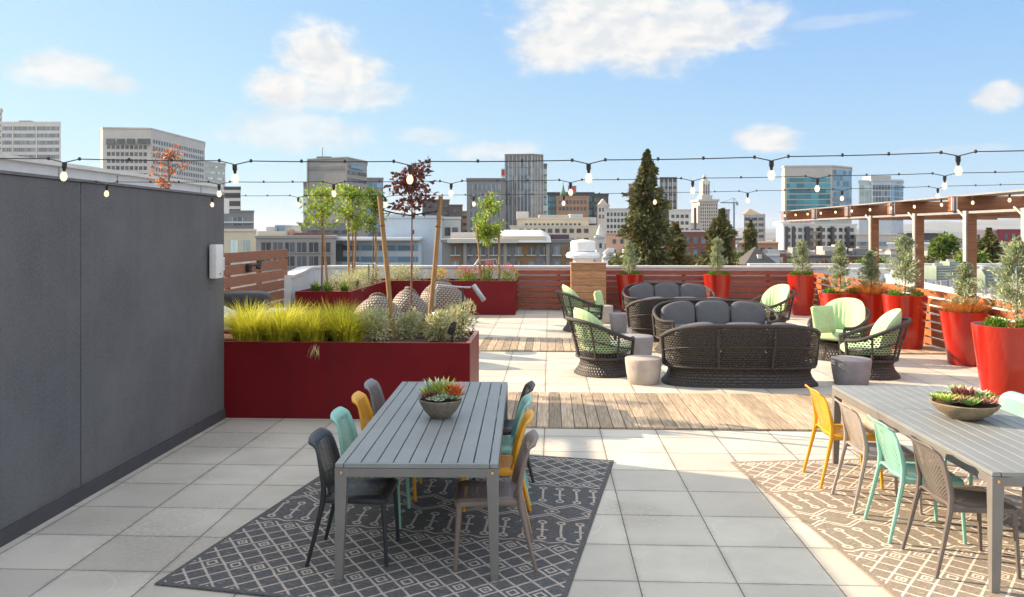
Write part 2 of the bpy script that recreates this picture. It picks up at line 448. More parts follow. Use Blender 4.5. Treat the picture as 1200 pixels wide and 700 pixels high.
def perforated(name, col):
    m = base_mat(name+'_perforated', col, .38, var=.04, vscale=4, spec=.4); nt = m.node_tree
    uvn = nt.nodes.new('ShaderNodeUVMap'); uvn.uv_map = 'uv'; u, v, _ = ex_sep(nt, uvn.outputs[0])
    a = (u+v)/.026; b = (u-v)/.026
    d = (((a.fr()-.5)*(a.fr()-.5)+(b.fr()-.5)*(b.fr()-.5))).sqrt()
    inside = u.abs().lt(.165)*v.gt(.03)*v.lt(.36)
    holes(m, smooth(nt, d, .36, .30)*inside); return m
M['screen'] = base_mat('dark_cedar_boards', (.26,.105,.058), .55, var=.3, vscale=5, stretch=(1,1,14), bump=.1, bscale=30, obj=.15)
CH = {}
for k, col in dict(black=(.028,.031,.036), teal=(.24,.50,.42), yellow=(.70,.34,.018), grey=(.19,.185,.185), taupe=(.20,.155,.135), darktaupe=(.145,.125,.115), palegrey=(.33,.29,.27)).items():
    CH[k] = (plastic('plastic_'+k, col), perforated('plastic_'+k, col))
CLOUD, SKYSAT, SKYSTR, SUNSTR, EXPO, FILLC, HAZE = 3.5, 1.0, .12, 4.9, 1.22, 6.7, 6e-5
# ================================================================== terrace
mb = MB(); mb.box((1.6, 9.5, -.2), (11.6, 27.0, .4))
terr = tag(mb.build('terrace_paving', M['paver'], None, (0,0,0), -TH), kind='structure')
def deck_strip(v0, v1, u):
    mb = MB(); w = .142
    while u < 7.1:
        mb.box((u+w/2, (v0+v1)/2, .014), (w-.009, v1-v0, .020)); u += w
    return tag(mb.build('deck_strip', M['deck'], None, (0,0,0), -TH, bevel=.0015), kind='structure')
deck_strip(9.00, 10.93, -1.0)
deck_strip(14.75, 16.6, -1.45)
mb = MB(); mb.box((3.05, 9.965, .003), (8.2, 1.91, .004)); tag(mb.build('deck_bed', M['black'], None, (0,0,0), -TH), kind='structure')
mb = MB(); mb.box((2.83, 15.675, .003), (8.5, 1.83, .004)); tag(mb.build('deck_bed', M['black'], None, (0,0,0), -TH), kind='structure')

# ---- grey stucco wall of the stair bulkhead
W = thing('stucco_wall', 'tall dark grey stucco wall running along the left side of the terrace', 'wall', GR(-3.81, 2, 0), -TH)
# panels: v 6.436..9.33 and v -4..6.424 (root sits at v=2)
def panel(v0, v1):
    q = MB(); q.box((-.11, (v0+v1)/2-2, 1.2925), (.22, v1-v0, 2.585)); q.build('wall_panel', M['stucco'], W, bevel=.004)
panel(6.436, 9.335); panel(-4, 6.424)
q = MB(); q.box((-.12, .66, 1.25), (.16, 13.3, 2.4)); q.build('wall_core', M['black'], W)
q = MB(); q.box((.012, .66, .055), (.022, 13.32, .11)); q.build('plinth', base_mat('plinth_grey', (.06,.062,.07), .6), W)
q = MB(); q.box((-.11, .66, 2.598), (.25, 13.34, .022)); q.build('wall_cap', base_mat('cap_grey', (.14,.14,.15), .5), W)
# added canopy, unseen behind the wall, there only to shadow the timber strip
q = MB(); q.box((-1.49, 9.45, 2.57), (.8, 1.5, .22)); q.box((-1.6, 10.1, 1.23), (.08, .08, 2.45)); q.box((-1.25, 8.0, 2.5), (.08, 1.4, .08)); q.box((-.75, 7.26, 2.5), (1.08, .08, .08))
q.build('canopy', M['white'], W)
# access point box near the wall's end
A = thing('wall_box', 'white plastic box mounted high near the end of the grey stucco wall', 'wall box', GR(-3.795, 8.95, 1.66), -TH)
q = MB(); q.box((.055, 0, .19), (.085, .20, .38)); q.build('box_cover', M['white'], A, bevel=.015)
q = MB(); q.box((.006, 0, .19), (.012, .13, .2)); q.build('mounting_plate', M['alu'], A)
q = MB(); q.box((.101, 0, .05), (.004, .03, .012)); q.build('status_light', M['black'], A)
A = thing('wall_plate', 'small off white intercom plate beside the white wall box', 'intercom', GR(-3.795, 9.22, 1.76), -TH)
q = MB(); q.box((.012, 0, .05), (.022, .09, .15)); q.build('plate', M['white'], A, bevel=.004)
for i in range(4):
    q = MB(); q.box((.026, 0, .01+i*.026), (.005, .055, .008)); q.build('button', M['alu'], A)

# ---- white bulkhead beyond the wall
W2 = thing('roof_bulkhead', 'white metal clad rooftop bulkhead rising above the grey stucco wall', 'rooftop building', GR(-12, 17, 0), -TH)
q = MB(); q.box((-3, 5.5, 1.9), (6, 13.0, 3.8)); q.build('wall', M['parapet'], W2)
q = MB(); q.box((-2.98, 5.5, 3.83), (6.16, 13.16, .10)); q.build('parapet_cap', M['coping'], W2)
for i in range(5):
    q = MB(); q.box((.012, -.4+i*2.7, 1.9), (.02, .03, 3.7)); q.build('panel_seam', M['alu'], W2)
for i, (yy, zz) in enumerate([(.2,3.25),(1.9,3.1),(2.2,3.1),(7.9,3.1),(10.2,3.1)]):
    q = MB(); q.box((.03, yy, zz), (.05, .12, .12)); q.build('vent_cap', M['alu'], W2)

# ================================================================== planters
def planter(name, label, u0, u1, v0, v1, h, seams=(), group=None):
    x, y = GR((u0+u1)/2, (v0+v1)/2); T = thing(name, label, 'planter', (x, y, 0), -TH, group)
    a, b = (u1-u0)/2, (v1-v0)/2; t = .045
    q = MB(); q.box((0, -b+t/2, h/2), (2*a, t, h)); q.box((0, b-t/2, h/2), (2*a, t, h))
    q.box((-a+t/2, 0, h/2), (t, 2*b-2*t-.004, h-.002)); q.box((a-t/2, 0, h/2), (t, 2*b-2*t-.004, h-.002))
    q.build('planter_box', M['red'], T, bevel=.004)
    q = MB(); q.box((0, 0, h-.10), (2*a-2*t-.006, 2*b-2*t-.006, .10))
    q.build('soil', M['soil'], T)
    q = MB()
    for s in seams: q.box((s-(u0+u1)/2, -b-.0015, h/2), (.007, .004, h-.01))
    if seams: q.build('panel_joint', M['black'], T)
    q = MB(); q.box((0, -b+t/2, h+.003), (2*a+.002, t+.004, .004)); q.box((a-t/2, .02, h+.003), (t+.004, 2*b-t-.01, .004))
    q.build('rim_edge', base_mat('red_rim', (.30,.035,.04), .3, coat=.5), T)
    return T
planter('long_planter', 'long dark red metal planter box at the end of the grey stucco wall', -4.9, -.92, 9.34, 10.55, .89, (-2.52,))
planter('long_planter', 'dark red planter arm running along the left parapet with grasses and shrubs', -5.5, -4.28, 17.3, 21.2, .89)
planter('long_planter', 'dark red planter in front of the slatted fence behind the woven chairs', -5.5, -.90, 21.21, 22.35, .89)

# ================================================================== wooden fences
def slat_fence(label, u0, v0, u1, v1, n, h, gap, mat, posts, side=1, z0=.06):
    x, y = GR(u0, v0); L = math.hypot(u1-u0, v1-v0); ang = math.atan2(v1-v0, u1-u0)-TH
    T = thing('slatted_fence', label, 'fence', (x, y, 0), ang)
    bh = (h-z0-gap*(n-1))/n
    for i in range(n):
        q = MB(); q.box((L/2, 0, z0+bh/2+i*(bh+gap)), (L, .03, bh)); q.build('board', mat, T, bevel=.003)
    for i, s in enumerate(posts):
        q = MB(); q.box((s, .055*side, h/2), (.09, .07, h)); q.build('post', mat, T)
    return T
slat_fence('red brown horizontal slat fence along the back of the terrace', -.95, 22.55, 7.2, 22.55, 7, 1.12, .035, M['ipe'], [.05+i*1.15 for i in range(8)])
slat_fence('brown slat fence toned sunlit orange along the right side behind the red pots', 7.2, 22.5, 7.2, 7.0, 7, 1.08, .035, M['fencelit'], [.3+i*1.55 for i in range(10)])
# left screen, taller, in front of the neighbours
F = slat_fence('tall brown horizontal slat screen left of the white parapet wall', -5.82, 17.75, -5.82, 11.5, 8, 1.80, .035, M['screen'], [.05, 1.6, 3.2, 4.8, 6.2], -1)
L_ = thing('wall_lamp', 'small black adjustable lamp fixed to the tall brown slat screen', 'lamp', GR(-5.79, 15.3, 1.45), -TH)
q = MB(); q.box((.03, 0, .04), (.06, .14, .16)); q.build('mount', M['black'], L_, bevel=.005)
q = MB(); q.tube([(.05,0,.08),(.16,.14,.10)], .02); q.build('arm', M['black'], L_)
q = MB(); q.tube([(.13,.22,.02),(.13,.28,.16)], .05, 12); q.build('lamp_head', M['black'], L_)

# ---- parapet polyline with coping
def wall_line(name, label, pts, z0, z1, th, mat, capmat, cat='parapet'):
    T = thing(name, label, cat, (pts[0][0], pts[0][1], z0))
    def off(d):
        out = []
        for i, p in enumerate(pts):
            a = Vector(pts[max(i-1, 0)]); b = Vector(pts[min(i+1, len(pts)-1)]); t = (b-a).normalized()
            out.append((p[0]-t.y*d-pts[0][0], p[1]+t.x*d-pts[0][1]))
        return out
    def strip(q, d0, d1, za, zb):
        A, B = off(d0), off(d1)
        for i in range(len(pts)-1):
            vs = [(*A[i], za), (*A[i+1], za), (*B[i+1], za), (*B[i], za), (*A[i], zb), (*A[i+1], zb), (*B[i+1], zb), (*B[i], zb)]
            fs = [(3,2,1,0),(4,5,6,7),(0,1,5,4),(2,3,7,6)]
            if i == 0: fs.append((3,0,4,7))
            if i == len(pts)-2: fs.append((1,2,6,5))
            q.add(vs, fs)
    q = MB(); strip(q, -th/2, th/2, 0, z1-z0-.05); q.build('wall', mat, T, fix=True)
    q = MB(); strip(q, -th/2-.04, th/2+.04, z1-z0-.047, z1-z0+.01); q.build('coping', capmat, T, fix=True)
    return T
wall_line('parapet_wall', 'white rendered parapet wall with pale coping around the back of the terrace',
          [(-4.98,17.75),(-5.2,19.5),(-5.55,21.6),(-5.6,22.4),(-5.2,22.98),(0,22.95),(5,22.75),(9.2,22.5)], 0, 1.22, .28, M['parapet'], M['coping'])

# ---- cedar clad box and the vent
T = thing('cedar_cabinet', 'light cedar clad square cabinet standing against the back fence', 'cabinet', (2.05, 21.85, 0), -TH)
for i in range(7):
    q = MB(); q.box((0, 0, .0975+i*.19), (.93, .62, .183)); q.build('board', M['cedar'], T, bevel=.004)
q = MB(); q.box((0, 0, .66), (.90, .59, 1.30)); q.build('core', M['black'], T)
q = MB(); q.box((0, 0, 1.345), (.96, .65, .025)); q.build('lid', M['cedar'], T, bevel=.004)
T = thing('roof_vent', 'white metal exhaust vent with two stacked round hoods behind the cedar cabinet', 'roof vent', (2.32, 26.5, .3))
q = MB(); q.lathe([(.33,0),(.33,1.0)], 32); q.build('duct', M['white'], T, smooth=True)
q = MB(); q.lathe([(.36,1.0),(.54,1.05),(.56,1.12),(.52,1.2),(.42,1.24)], 32); q.build('lower_hood', M['white'], T, smooth=True)
q = MB(); q.lathe([(.40,1.26),(.41,1.55),(.36,1.6),(.1,1.63)], 32); q.build('upper_hood', M['white'], T, smooth=True)
T = thing('vent_pipe', 'small curved metal vent pipe between the roof vent and the church turret', 'vent pipe', (3.15, 27.5, .3))
q = MB(); q.tube([(0,0,0),(0,0,.95)], .10, 14); q.build('riser', M['white'], T, smooth=True)
q = MB(); q.tube([(0,0,.95),(.02,0,1.1),(.14,0,1.22),(.3,0,1.2)], .13, 14); q.build('elbow', M['alu'], T, smooth=True)

# ================================================================== dining tables
def dining_table(label, loc, rz, L=2.76, Wd=1.018):
    T = thing('dining_table', label, 'table', loc, rz, 'slatted dining tables'); n = 9
    z = .74; t = .028; ed = .056; w = (Wd-2*ed)/n
    for i in range(n):
        q = MB(); q.box((-Wd/2+ed+w*(i+.5), 0, z-t/2), (w-.007, L-.06, t)); q.build('slat', M['table'], T, bevel=.0025)
    for s in (-1, 1):
        q = MB(); q.box((s*(Wd/2-ed/2+.001), 0, z-t/2), (ed-.004, L, t)); q.build('edge_slat', M['table'], T, bevel=.003)
        q = MB(); q.box((0, s*(L/2-.013), z-t/2), (Wd-2*ed-.002, .026, t)); q.build('end_rail', M['table'], T, bevel=.002)
    q = MB()
    for s in (-1, 1):
        q.box((0, s*(L/2-.014), z-.058), (Wd-.002, .026, .056)); q.box((s*(Wd/2-.014), 0, z-.058), (.026, L-.056, .056))
    for k in range(5): q.box((0, -L/2+.3+k*(L-.6)/4, z-.05), (Wd-.06, .05, .035))
    q.build('apron', M['tableedge'], T, bevel=.003)
    for sx in (-1, 1):
        for sy in (-1, 1):
            q = MB(); vs = []
            for (zz, w_) in ((0, .048), (z-.03, .076)):
                x0, x1 = sx*(Wd/2+.001), sx*(Wd/2-w_); y0, y1 = sy*(L/2+.001), sy*(L/2-w_*.85)
                vs += [(x0,y0,zz),(x1,y0,zz),(x1,y1,zz),(x0,y1,zz)]
            q.add(vs, [(0,1,2,3),(7,6,5,4),(0,4,5,1),(1,5,6,2),(2,6,7,3),(3,7,4,0)]); lg = q.build('leg', M['tableedge'], T, fix=True, bevel=.003)
            q = MB(); q.lathe([(.011,0),(.009,.004),(.0,.006)], 12); b = q.build('bolt', M['brass'], lg, (sx*(Wd/2-.038), sy*(L/2+.001), z-.058), smooth=True)
            b.rotation_euler = (R(90) if sy < 0 else R(-90), 0, 0)
    return T
dining_table('grey slatted dining table in the shade on the charcoal rug', (-.572, 6.415, 0), R(-.9))
dining_table('grey slatted dining table in the sun at the right edge', (*GR(3.16, 6.37), 0), -TH)

# ================================================================== rugs
def rug(name, label, x, y, th, mat):
    q = MB(); n = 40
    q.grid(lambda i, j: (i*2.51, j*3.33, .010+.0022*math.sin(j*9+i*5)*math.sin(i*7+j*3)), 12, 16)
    q.add([(0,0,.002),(2.51,0,.002),(2.51,3.33,.002),(0,3.33,.002),(0,0,.010),(2.51,0,.010),(2.51,3.33,.010),(0,3.33,.010)], [(0,1,5,4),(1,2,6,5),(2,3,7,6),(3,0,4,7)])
    o = q.build(name, mat, None, (x, y, .002), -th); tag(o, label, 'rug'); return o
rug('patterned_rug', 'charcoal rug with cream diamond and bone pattern under the shaded table', -2.206, 5.0, R(12.6), M['rug'])
rug('patterned_rug', 'taupe patterned rug in the sun under the right hand table', 2.32, 4.33, R(-4.5+.0), M['rugtaupe'])

# ================================================================== side chairs
def make_chair(key, label, group):
    sol, per = CH[key]; T = thing('side_chair', label, 'chair', (0,0,0), 0, group)
    # seat: x forward
    def seat(i, j):
        s = i*2-1; x = -.19+j*.42; hw = .195+.025*j
        z = .455-.012*(1-s*s)*math.sin(min(1, j)*PI)-.0*j
        if j > .9: z -= (j-.9)*.12
        if abs(s) > .9: z += -.03*(abs(s)-.9)*10
        return (x, s*hw, z)
    q = MB(); q.grid(seat, 20, 16, uv=lambda i, j: ((i-.5)*.42, .0+j*.40)); so = q.build('seat', per, T, smooth=True, ang=60)
    md = so.modifiers.new('t', 'SOLIDIFY'); md.thickness = .009; md.offset = -1
    q = MB(); q.tube([(-.18,-.2,.435),(.20,-.215,.432),(.225,-.19,.432),(.228,.19,.432),(.20,.215,.432),(-.18,.2,.435)], .016, 8, flat=1.3)
    q.build('seat_rail', sol, T, smooth=True)
    def back(i, j):
        s = i*2-1
        hw = .165+.055*math.sin(min(1, j/.5)*PI/2) - .02*max(0, j-.55)/.45
        x = -.175-.085*j-.02*j*j; z = .425+.40*j
        if j > .88:
            k = (j-.88)/.12; x -= .030*k*k; z -= .003*k*k
        x += .045*s*s*(1-.3*j)
        if j < .12: hw *= .93+.07*j/.12
        z -= .022*(max(0, abs(s)-.6)/.4)**2*max(0, (j-.7)/.3)
        return (x, s*hw, z)
    q = MB(); q.grid(back, 20, 26, uv=lambda i, j: ((i-.5)*.43, j*.42)); bo = q.build('backrest', per, T, smooth=True, ang=60)
    md = bo.modifiers.new('t', 'SOLIDIFY'); md.thickness = .010; md.offset = 0
    for s in (-1, 1):
        q = MB(); q.tube([(.235,s*.222,0),(.222,s*.216,.25),(.208,s*.205,.442)], [.0125,.015,.021], 8); q.build('leg', sol, T, smooth=True)
        q = MB(); q.tube([(-.285,s*.236,0),(-.235,s*.226,.2),(-.185,s*.214,.42),(-.178,s*.212,.52),(-.195,s*.213,.62),(-.222,s*.205,.74)], [.0125,.015,.019,.018,.013,.007], 8); q.build('leg', sol, T, smooth=True)
    return T
protos = {}
def chair(key, x, y, rz, label, group):
    if key in protos:
        r = dup(protos[key], (x, y, 0), rz, label, group)
    else:
        r = make_chair(key, label, group); r.location = (x, y, 0); r.rotation_euler = (0,0,rz); protos[key] = r
    return r
G1 = 'side chairs around the shaded table'; G2 = 'side chairs around the sunny table'
def j(a): return R(random.uniform(-a, a))
chair('black', -1.04, 5.475, j(2)+R(-1), 'black chair at the near left corner of the shaded table', G1)
chair('teal', -1.05, 6.15, j(2), 'teal chair on the left side of the shaded table between black and yellow chairs', G1)
chair('yellow', -1.02, 6.78, j(2), 'yellow chair on the left side of the shaded table', G1)
chair('grey', -1.02, 7.36, j(2), 'grey chair at the far left of the shaded table by the long red planter', G1)
chair('taupe', -.135, 5.42, PI+R(1.5), 'taupe brown chair at the near right corner of the shaded table', G1)
chair('yellow', -.145, 6.07, PI+R(-1), 'yellow chair behind the taupe one on the right side of the shaded table', G1)
chair('teal', -.145, 6.66, PI+R(1), 'teal chair on the right side of the shaded table', G1)
chair('black', -.105, 7.25, PI+R(2), 'black chair at the far right of the shaded table', G1)
chair('yellow', 2.90, 7.07, R(-3), 'bright yellow chair at the far left corner of the sunny table', G2)
chair('palegrey', 2.92, 6.46, R(-3), 'pale taupe chair between the yellow and teal ones at the sunny table', G2)
chair('teal', 2.93, 5.87, R(-4), 'mint teal chair on the left side of the sunny table', G2)
chair('darktaupe', 2.945, 5.30, R(-2), 'dark taupe perforated chair nearest the camera at the sunny table', G2)
chair('teal', 3.96, 6.78, PI+R(-3), 'mint teal chair facing back across the sunny table by the big red pot', G2)
chair('palegrey', 3.99, 6.15, PI+R(-3), 'pale taupe chair at the right frame edge beyond the sunny table', G2)
chair('teal', 4.0, 5.5, PI+R(-3), 'mint teal chair seen only by its legs under the sunny table', G2)

# ================================================================== succulent bowls
def rosette(q, c, r, n, tilt=.5, wd=.42, layers=3):
    for L in range(layers):
        k = n-L*2
        for i in range(max(k, 4)):
            a = 2*PI*i/max(k, 4)+L*.4+random.uniform(-.1, .1); rr = r*(1-.25*L); el = tilt+L*.32
            d = Vector((math.cos(a)*math.cos(el), math.sin(a)*math.cos(el), math.sin(el))); s = Vector((-math.sin(a), math.cos(a), 0)); nn = d.cross(s)
            b = Vector(c)+d*r*.08; w = rr*wd
            vs = [b, b+d*rr*.55+s*w*.5-nn*w*.15, b+d*rr, b+d*rr*.55-s*w*.5-nn*w*.15, b+d*rr*.5+nn*w*.12]
            q.add(vs, [(0,1,4),(1,2,4),(2,3,4),(3,0,4),(0,3,2,1)])
SUC = {k: base_mat('succulent_'+k, c, .5, island=.25, var=.2, vscale=30) for k, c in dict(
    sage=(.26,.34,.22), lime=(.40,.50,.10), orange=(.60,.17,.06), wine=(.20,.05,.06), pink=(.50,.20,.18), pale=(.42,.52,.44), green=(.13,.26,.05)).items()}
def bowl(label, loc, rad, h, spots, mat, rz=0):
    T = thing('succulent_bowl', label, 'planted bowl', loc, rz)
    pr = [(.42*rad,0),(.46*rad,.004),(.72*rad,.35*h),(.92*rad,.72*h),(rad,h*.97),(rad*.985,h),(rad*.93,h),(rad*.90,h*.9)]
    q = MB(); q.lathe(pr, 40, cap=False); q.v = q.v; q.build('bowl', mat, T, smooth=True)
    q = MB(); q.lathe([(0.0,0),(.42*rad,0)], 40, cap=False); q.lathe([(rad*.92,h*.9),(0.0,h*.95)], 24, cap=False); q.build('soil', M['soil'], T, smooth=True)
    for key, x, y, r, n, tilt, wd in spots:
        q = MB(); rosette(q, (x*rad, y*rad, h*.98+.01), r, n, tilt, wd); q.build('succulent_rosette', SUC[key], T)
    return T
bowl('small round stone bowl of succulents on the shaded table', (-.555, 6.30, .7405), .168, .145, [
    ('pale',-.35,.6,.15,9,.9,.28), ('lime',0,.45,.17,12,.85,.2), ('lime',-.55,.25,.12,10,.7,.25), ('lime',.1,.15,.12,9,.8,.25), ('orange',.5,.3,.15,12,.7,.25), ('orange',.72,-.05,.10,11,.6,.25), ('orange',.35,.5,.11,10,.8,.25),
    ('wine',-.48,-.2,.085,10,.45,.42), ('wine',-.25,-.05,.075,9,.6,.42), ('pink',-.1,.1,.06,9,.6,.42), ('sage',.02,-.5,.075,9,.35,.42), ('sage',.38,-.38,.07,9,.35,.42), ('sage',-.3,-.6,.06,8,.3,.42), ('pale',.15,-.15,.07,9,.5,.42), ('sage',-.75,.0,.07,8,.4,.4), ('green',.8,.3,.07,8,.4,.4), ('sage',.72,-.42,.06,8,.3,.4), ('pale',-.02,-.8,.05,8,.3,.4)],
    base_mat('stone_bowl', (.20,.175,.14), .85, var=.2, vscale=20, bump=.5, bscale=70))
sp = []
for i in range(34):
    a = random.uniform(0, 2*PI); r = math.sqrt(random.random())*.85
    sp.append((random.choice(['lime','lime','pink','sage','pale','lime','green','sage','pink']), math.cos(a)*r, math.sin(a)*r, random.uniform(.06, .105), 9, random.uniform(.4,.8), .36))
sp += [('wine',.05,.1,.12,9,.75,.5),('wine',.0,.0,.13,8,.9,.5),('green',.75,.1,.11,10,.5,.3),('green',.9,-.1,.10,10,.35,.3),('lime',.4,.5,.12,10,.8,.3)]
bowl('wide shallow tan bowl of mixed succulents on the sunny table', (3.50, 6.27, .7405), .245, .125, sp,
    base_mat('tan_bowl', (.30,.235,.15), .8, var=.2, vscale=20, bump=.5, bscale=70), .4)

# ================================================================== concrete stools
def stool(label, x, y, mat, r=.265, h=.365, group='round concrete stools'):
    q = MB(); q.lathe([(.80*r,0),(.83*r,.006),(.93*r,.45*h),(r*.99,.8*h),(r,.96*h),(r*.985,.99*h),(r*.96,h),(0,h)], 48)
    return tag(q.build('round_stool', mat, None, (x, y, 0), smooth=True, ang=50), label, 'stool', group)
stool('sunlit pale concrete drum stool beside the near wicker armchair', 1.90, 11.72, M['conc'])
stool('grey drum stool in front of the right hand wicker armchair', 4.86, 11.62, M['concgrey'], .275, .37)
stool('taupe grey drum stool behind the near left wicker armchair', 2.10, 13.6, M['concgrey'], .27, .44)
stool('grey drum stool beside the far left wicker armchair', 2.32, 17.6, M['concgrey'], .20, .42)
stool('pale grey drum stool below the cedar cabinet', 2.2, 19.4, M['conc'], .22, .42)

# ================================================================== wicker furniture
def wick_shell(a, b, hb, hs, phi0, e=1.0, z0=.27, flare=.13, ext=0.0):
    """returns P(i,t) on the outer shell: i along the plan from one arm end round the back to the other; t 0 bottom..1 rim"""
    def plan(ph, k):
        c, s = math.cos(ph), math.sin(ph)
        return (math.copysign(abs(c)**e, c)*a*k, math.copysign(abs(s)**e, s)*b*(1+(k-1)*a/b))
    def top(ph):
        w = abs(((ph-PI+PI) % (2*PI))-PI)/(PI-phi0)     # 0 at back .. 1 at arm ends
        f = .5*(1+math.cos(min(1, w**1.25*1.12)*PI)) if True else 0
        return hs+(hb-hs)*f
    def P(i, t):
        ph = phi0+i*(2*PI-2*phi0); h = top(ph); z = z0+(h-z0)*t
        k = 1+flare*(z-z0)/(hb-z0)*1.0
        x, y = plan(ph, k)
        back = max(0, -math.cos(ph))
        x -= back*.10*((z-z0)/(hb-z0))**1.3*1.2
        return (x, y, z)
    return P, plan
def wicker_body(T, a, b, hb, hs, phi0, e, nstrut, weave, nu=64):
    P0, plan = wick_shell(a, b, hb, hs, phi0, e)
    tab = [0.0]; N = 400; last = None
    for k in range(N+1):
        p = Vector(P0(k/N, .4)[:2])
        if last is not None: tab.append(tab[-1]+(p-last).length)
        last = p
    per = tab[-1]; tab = [q_/per for q_ in tab]
    def P(i, t):                                    # equal steps along the rim
        return P0(float(np.interp(i, tab, np.linspace(0, 1, N+1))), t)
    q = MB(); q.grid(lambda i, t: P(i, t), nu, 10, uv=lambda i, t: (i*per, P(i, t)[2])); q.build('woven_back', weave, T, smooth=True, ang=80)
    n = nu
    q = MB(); q.tube([P(i/n, 1.0) for i in range(n+1)], .030, 10); q.build('rim', M['rim'], T, smooth=True)
    q = MB(); q.tube([P(i/n, .0) for i in range(n+1)], .020, 8); q.build('lower_rail', M['rim'], T, smooth=True)
    q = MB(); q.tube([(lambda p: (p[0]*1.004, p[1]*1.004, p[2]))(P(i/n, .5)) for i in range(n+1)], .012, 6); q.build('middle_rail', M['rim'], T, smooth=True)
    for k in range(nstrut):
        i = (k)/(nstrut-1)
        if nstrut == 6: i = (0, .16, .40, .60, .84, 1)[k]
        q = MB(); q.tube([(P(i, t)[0]*1.02, P(i, t)[1]*1.02, P(i, t)[2]) for t in (0,.25,.5,.75,1)], (.024 if nstrut == 6 else .017) if 0 < k < nstrut-1 else .026, 8); q.build('strut', M['rim'], T, smooth=True)
    def base(i, t):
        ph = 2*PI*i; prof = [(1.10,0),(1.08,.03),(.93,.10),(.86,.18),(.90,.235),(.99,.275)]
        s_ = t*(len(prof)-1); k0 = min(int(s_), len(prof)-2); f = s_-k0; k = prof[k0][0]*(1-f)+prof[k0+1][0]*f; z = prof[k0][1]*(1-f)+prof[k0+1][1]*f
        x, y = plan(ph, k); return (x, y, z+.002)
    q = MB(); q.grid(base, nu, 12, closed_u=True, uv=lambda i, t: (i*2*PI*(a+b)/2, t*.3)); q.build('woven_base', M['wickerclosed'], T, smooth=True, ang=80)
    q = MB(); q.grid(lambda i, t: (*plan(2*PI*i, .985*max(t, .001)), .285), nu, 4, closed_u=True); q.build('seat_deck', M['rim'], T)
    return P
def cushion(d, n=14, p=3.2, puff=.0, top=None, tuft=0):
    """soft rounded box centred on origin"""
    q = MB(); hx, hy, hz = d[0]/2, d[1]/2, d[2]/2
    def sp(i, jv):
        th = 2*PI*i; ph = (jv-.5)*PI
        f = lambda w: math.copysign(abs(w)**(2/p), w)
        x = f(math.cos(ph))*f(math.cos(th)); y = f(math.cos(ph))*f(math.sin(th)); z = f(math.sin(ph))
        if tuft: z *= 1-.05*math.cos(y*PI*tuft)*(1-abs(x))
        if top: x, y, z = top(x, y, z)
        return (x*hx, y*hy, z*hz)
    q.grid(sp, n*4, n*2, closed_u=True); return q
def armchair(label, x, y, rz, group, pillow=None):
    T = thing('wicker_armchair', label, 'armchair', (x, y, 0), rz, group)
    wicker_body(T, .41, .43, .86, .56, R(38), .92, 7, M['wicker'], 56)
    q = cushion((.70, .74, .17), p=3); q.build('seat_cushion', M['greencush'], T, (.03, 0, .40), smooth=True)
    # big shell shaped back cushion made of channels
    q = MB(); nch = 6
    def bc(i, t):
        th = (i-.5)*2; tt = (t-.5)*2
        w = th*R(78)
        hgt = .52*(1-abs(th)**2.6)**.5 if abs(th) < 1 else 0
        return w, hgt
    def surf(side):
        def f(i, t):
            th = (i-.5)*2*.999; w = PI+th*R(82); hgt = .54*(1-abs(th)**2.4)**.6+.06
            r = .40; zz = .42+hgt*t; lean = .14*t
            bul = (.10 if side > 0 else .05)*math.sin(PI*min(1, max(0, t)))**.5*(.86+.14*abs(math.sin(th*nch*PI/1.0)))*(1-abs(th)**6)
            rr = r-.05-(side*bul)+lean*.55
            return (math.cos(w)*rr-lean*.35+.02, math.sin(w)*rr, zz)
        return f
    q.grid(surf(1), 48, 14); q.grid(surf(-1), 48, 14, flip=True)
    q.build('back_cushion', M['greencush'], T, smooth=True, ang=80, fix=True)
    return T
def sofa(label, x, y, rz, group):
    T = thing('wicker_sofa', label, 'sofa', (x, y, 0), rz, group)
    wicker_body(T, .42, 1.06, .88, .58, R(38), .62, 6, M['wickersofa'], 96)
    # local: faces +X, width along Y
    for k in (-1, 0, 1):
        q = cushion((.66, .62, .17), p=4.5); q.build('seat_cushion', M['greycush'], T, (.05, k*.625, .41), smooth=True)
        def top(xx, yy, zz, k=k):
            s = k*.625+yy*.32
            drop = .42*max(0, (abs(s)-.45)/.5)**2.0
            if zz > 0: zz = zz*(1-drop)
            return xx*(.85+.15*(1-zz)), yy, zz
        q = cushion((.22, .625, .50), p=4.0, top=top); o = q.build('back_cushion', M['greycush'], T, (-.29+(.05 if k else 0), k*.64, .655), smooth=True)
        o.rotation_euler = (0, R(-12), R(-7*k))
    return T
GA = 'wicker armchairs with green cushions'; GS = 'wicker sofas with charcoal cushions'
armchair('dark wicker armchair with green cushions beside the sunlit drum stool', 1.42, 12.55, R(20), GA)
armchair('dark wicker armchair with green cushions left of the cedar cabinet', 1.58, 18.0, R(8), GA)
armchair('wicker armchair with pale green cushions beyond the sofas at the back', 5.65, 17.9, R(200), GA)
armchair('wicker armchair with green cushions facing the sofas near the red pots', 5.62, 14.0, R(222), GA)
armchair('dark wicker armchair with striped green cushions behind the grey drum stool', 5.42, 12.35, R(166), GA)
sofa('nearest wicker sofa turned away with its woven back to the camera', 3.28, 11.75, PI/2-TH, GS)
sofa('wicker sofa with charcoal cushions facing the nearest sofa', 3.70, 14.75, -PI/2-TH, GS)
sofa('wicker sofa standing back to back behind the cushioned one', 3.42, 16.25, PI/2-TH, GS)
sofa('farthest wicker sofa with charcoal cushions in front of the back fence', 3.84, 19.9, -PI/2-TH, GS)
q = cushion((.46, .46, .16), p=5, top=lambda x, y, z: (x*(1+.12*abs(y)**3), y*(1+.12*abs(x)**3), z*(1-.75*max(abs(x), abs(y))**4)))
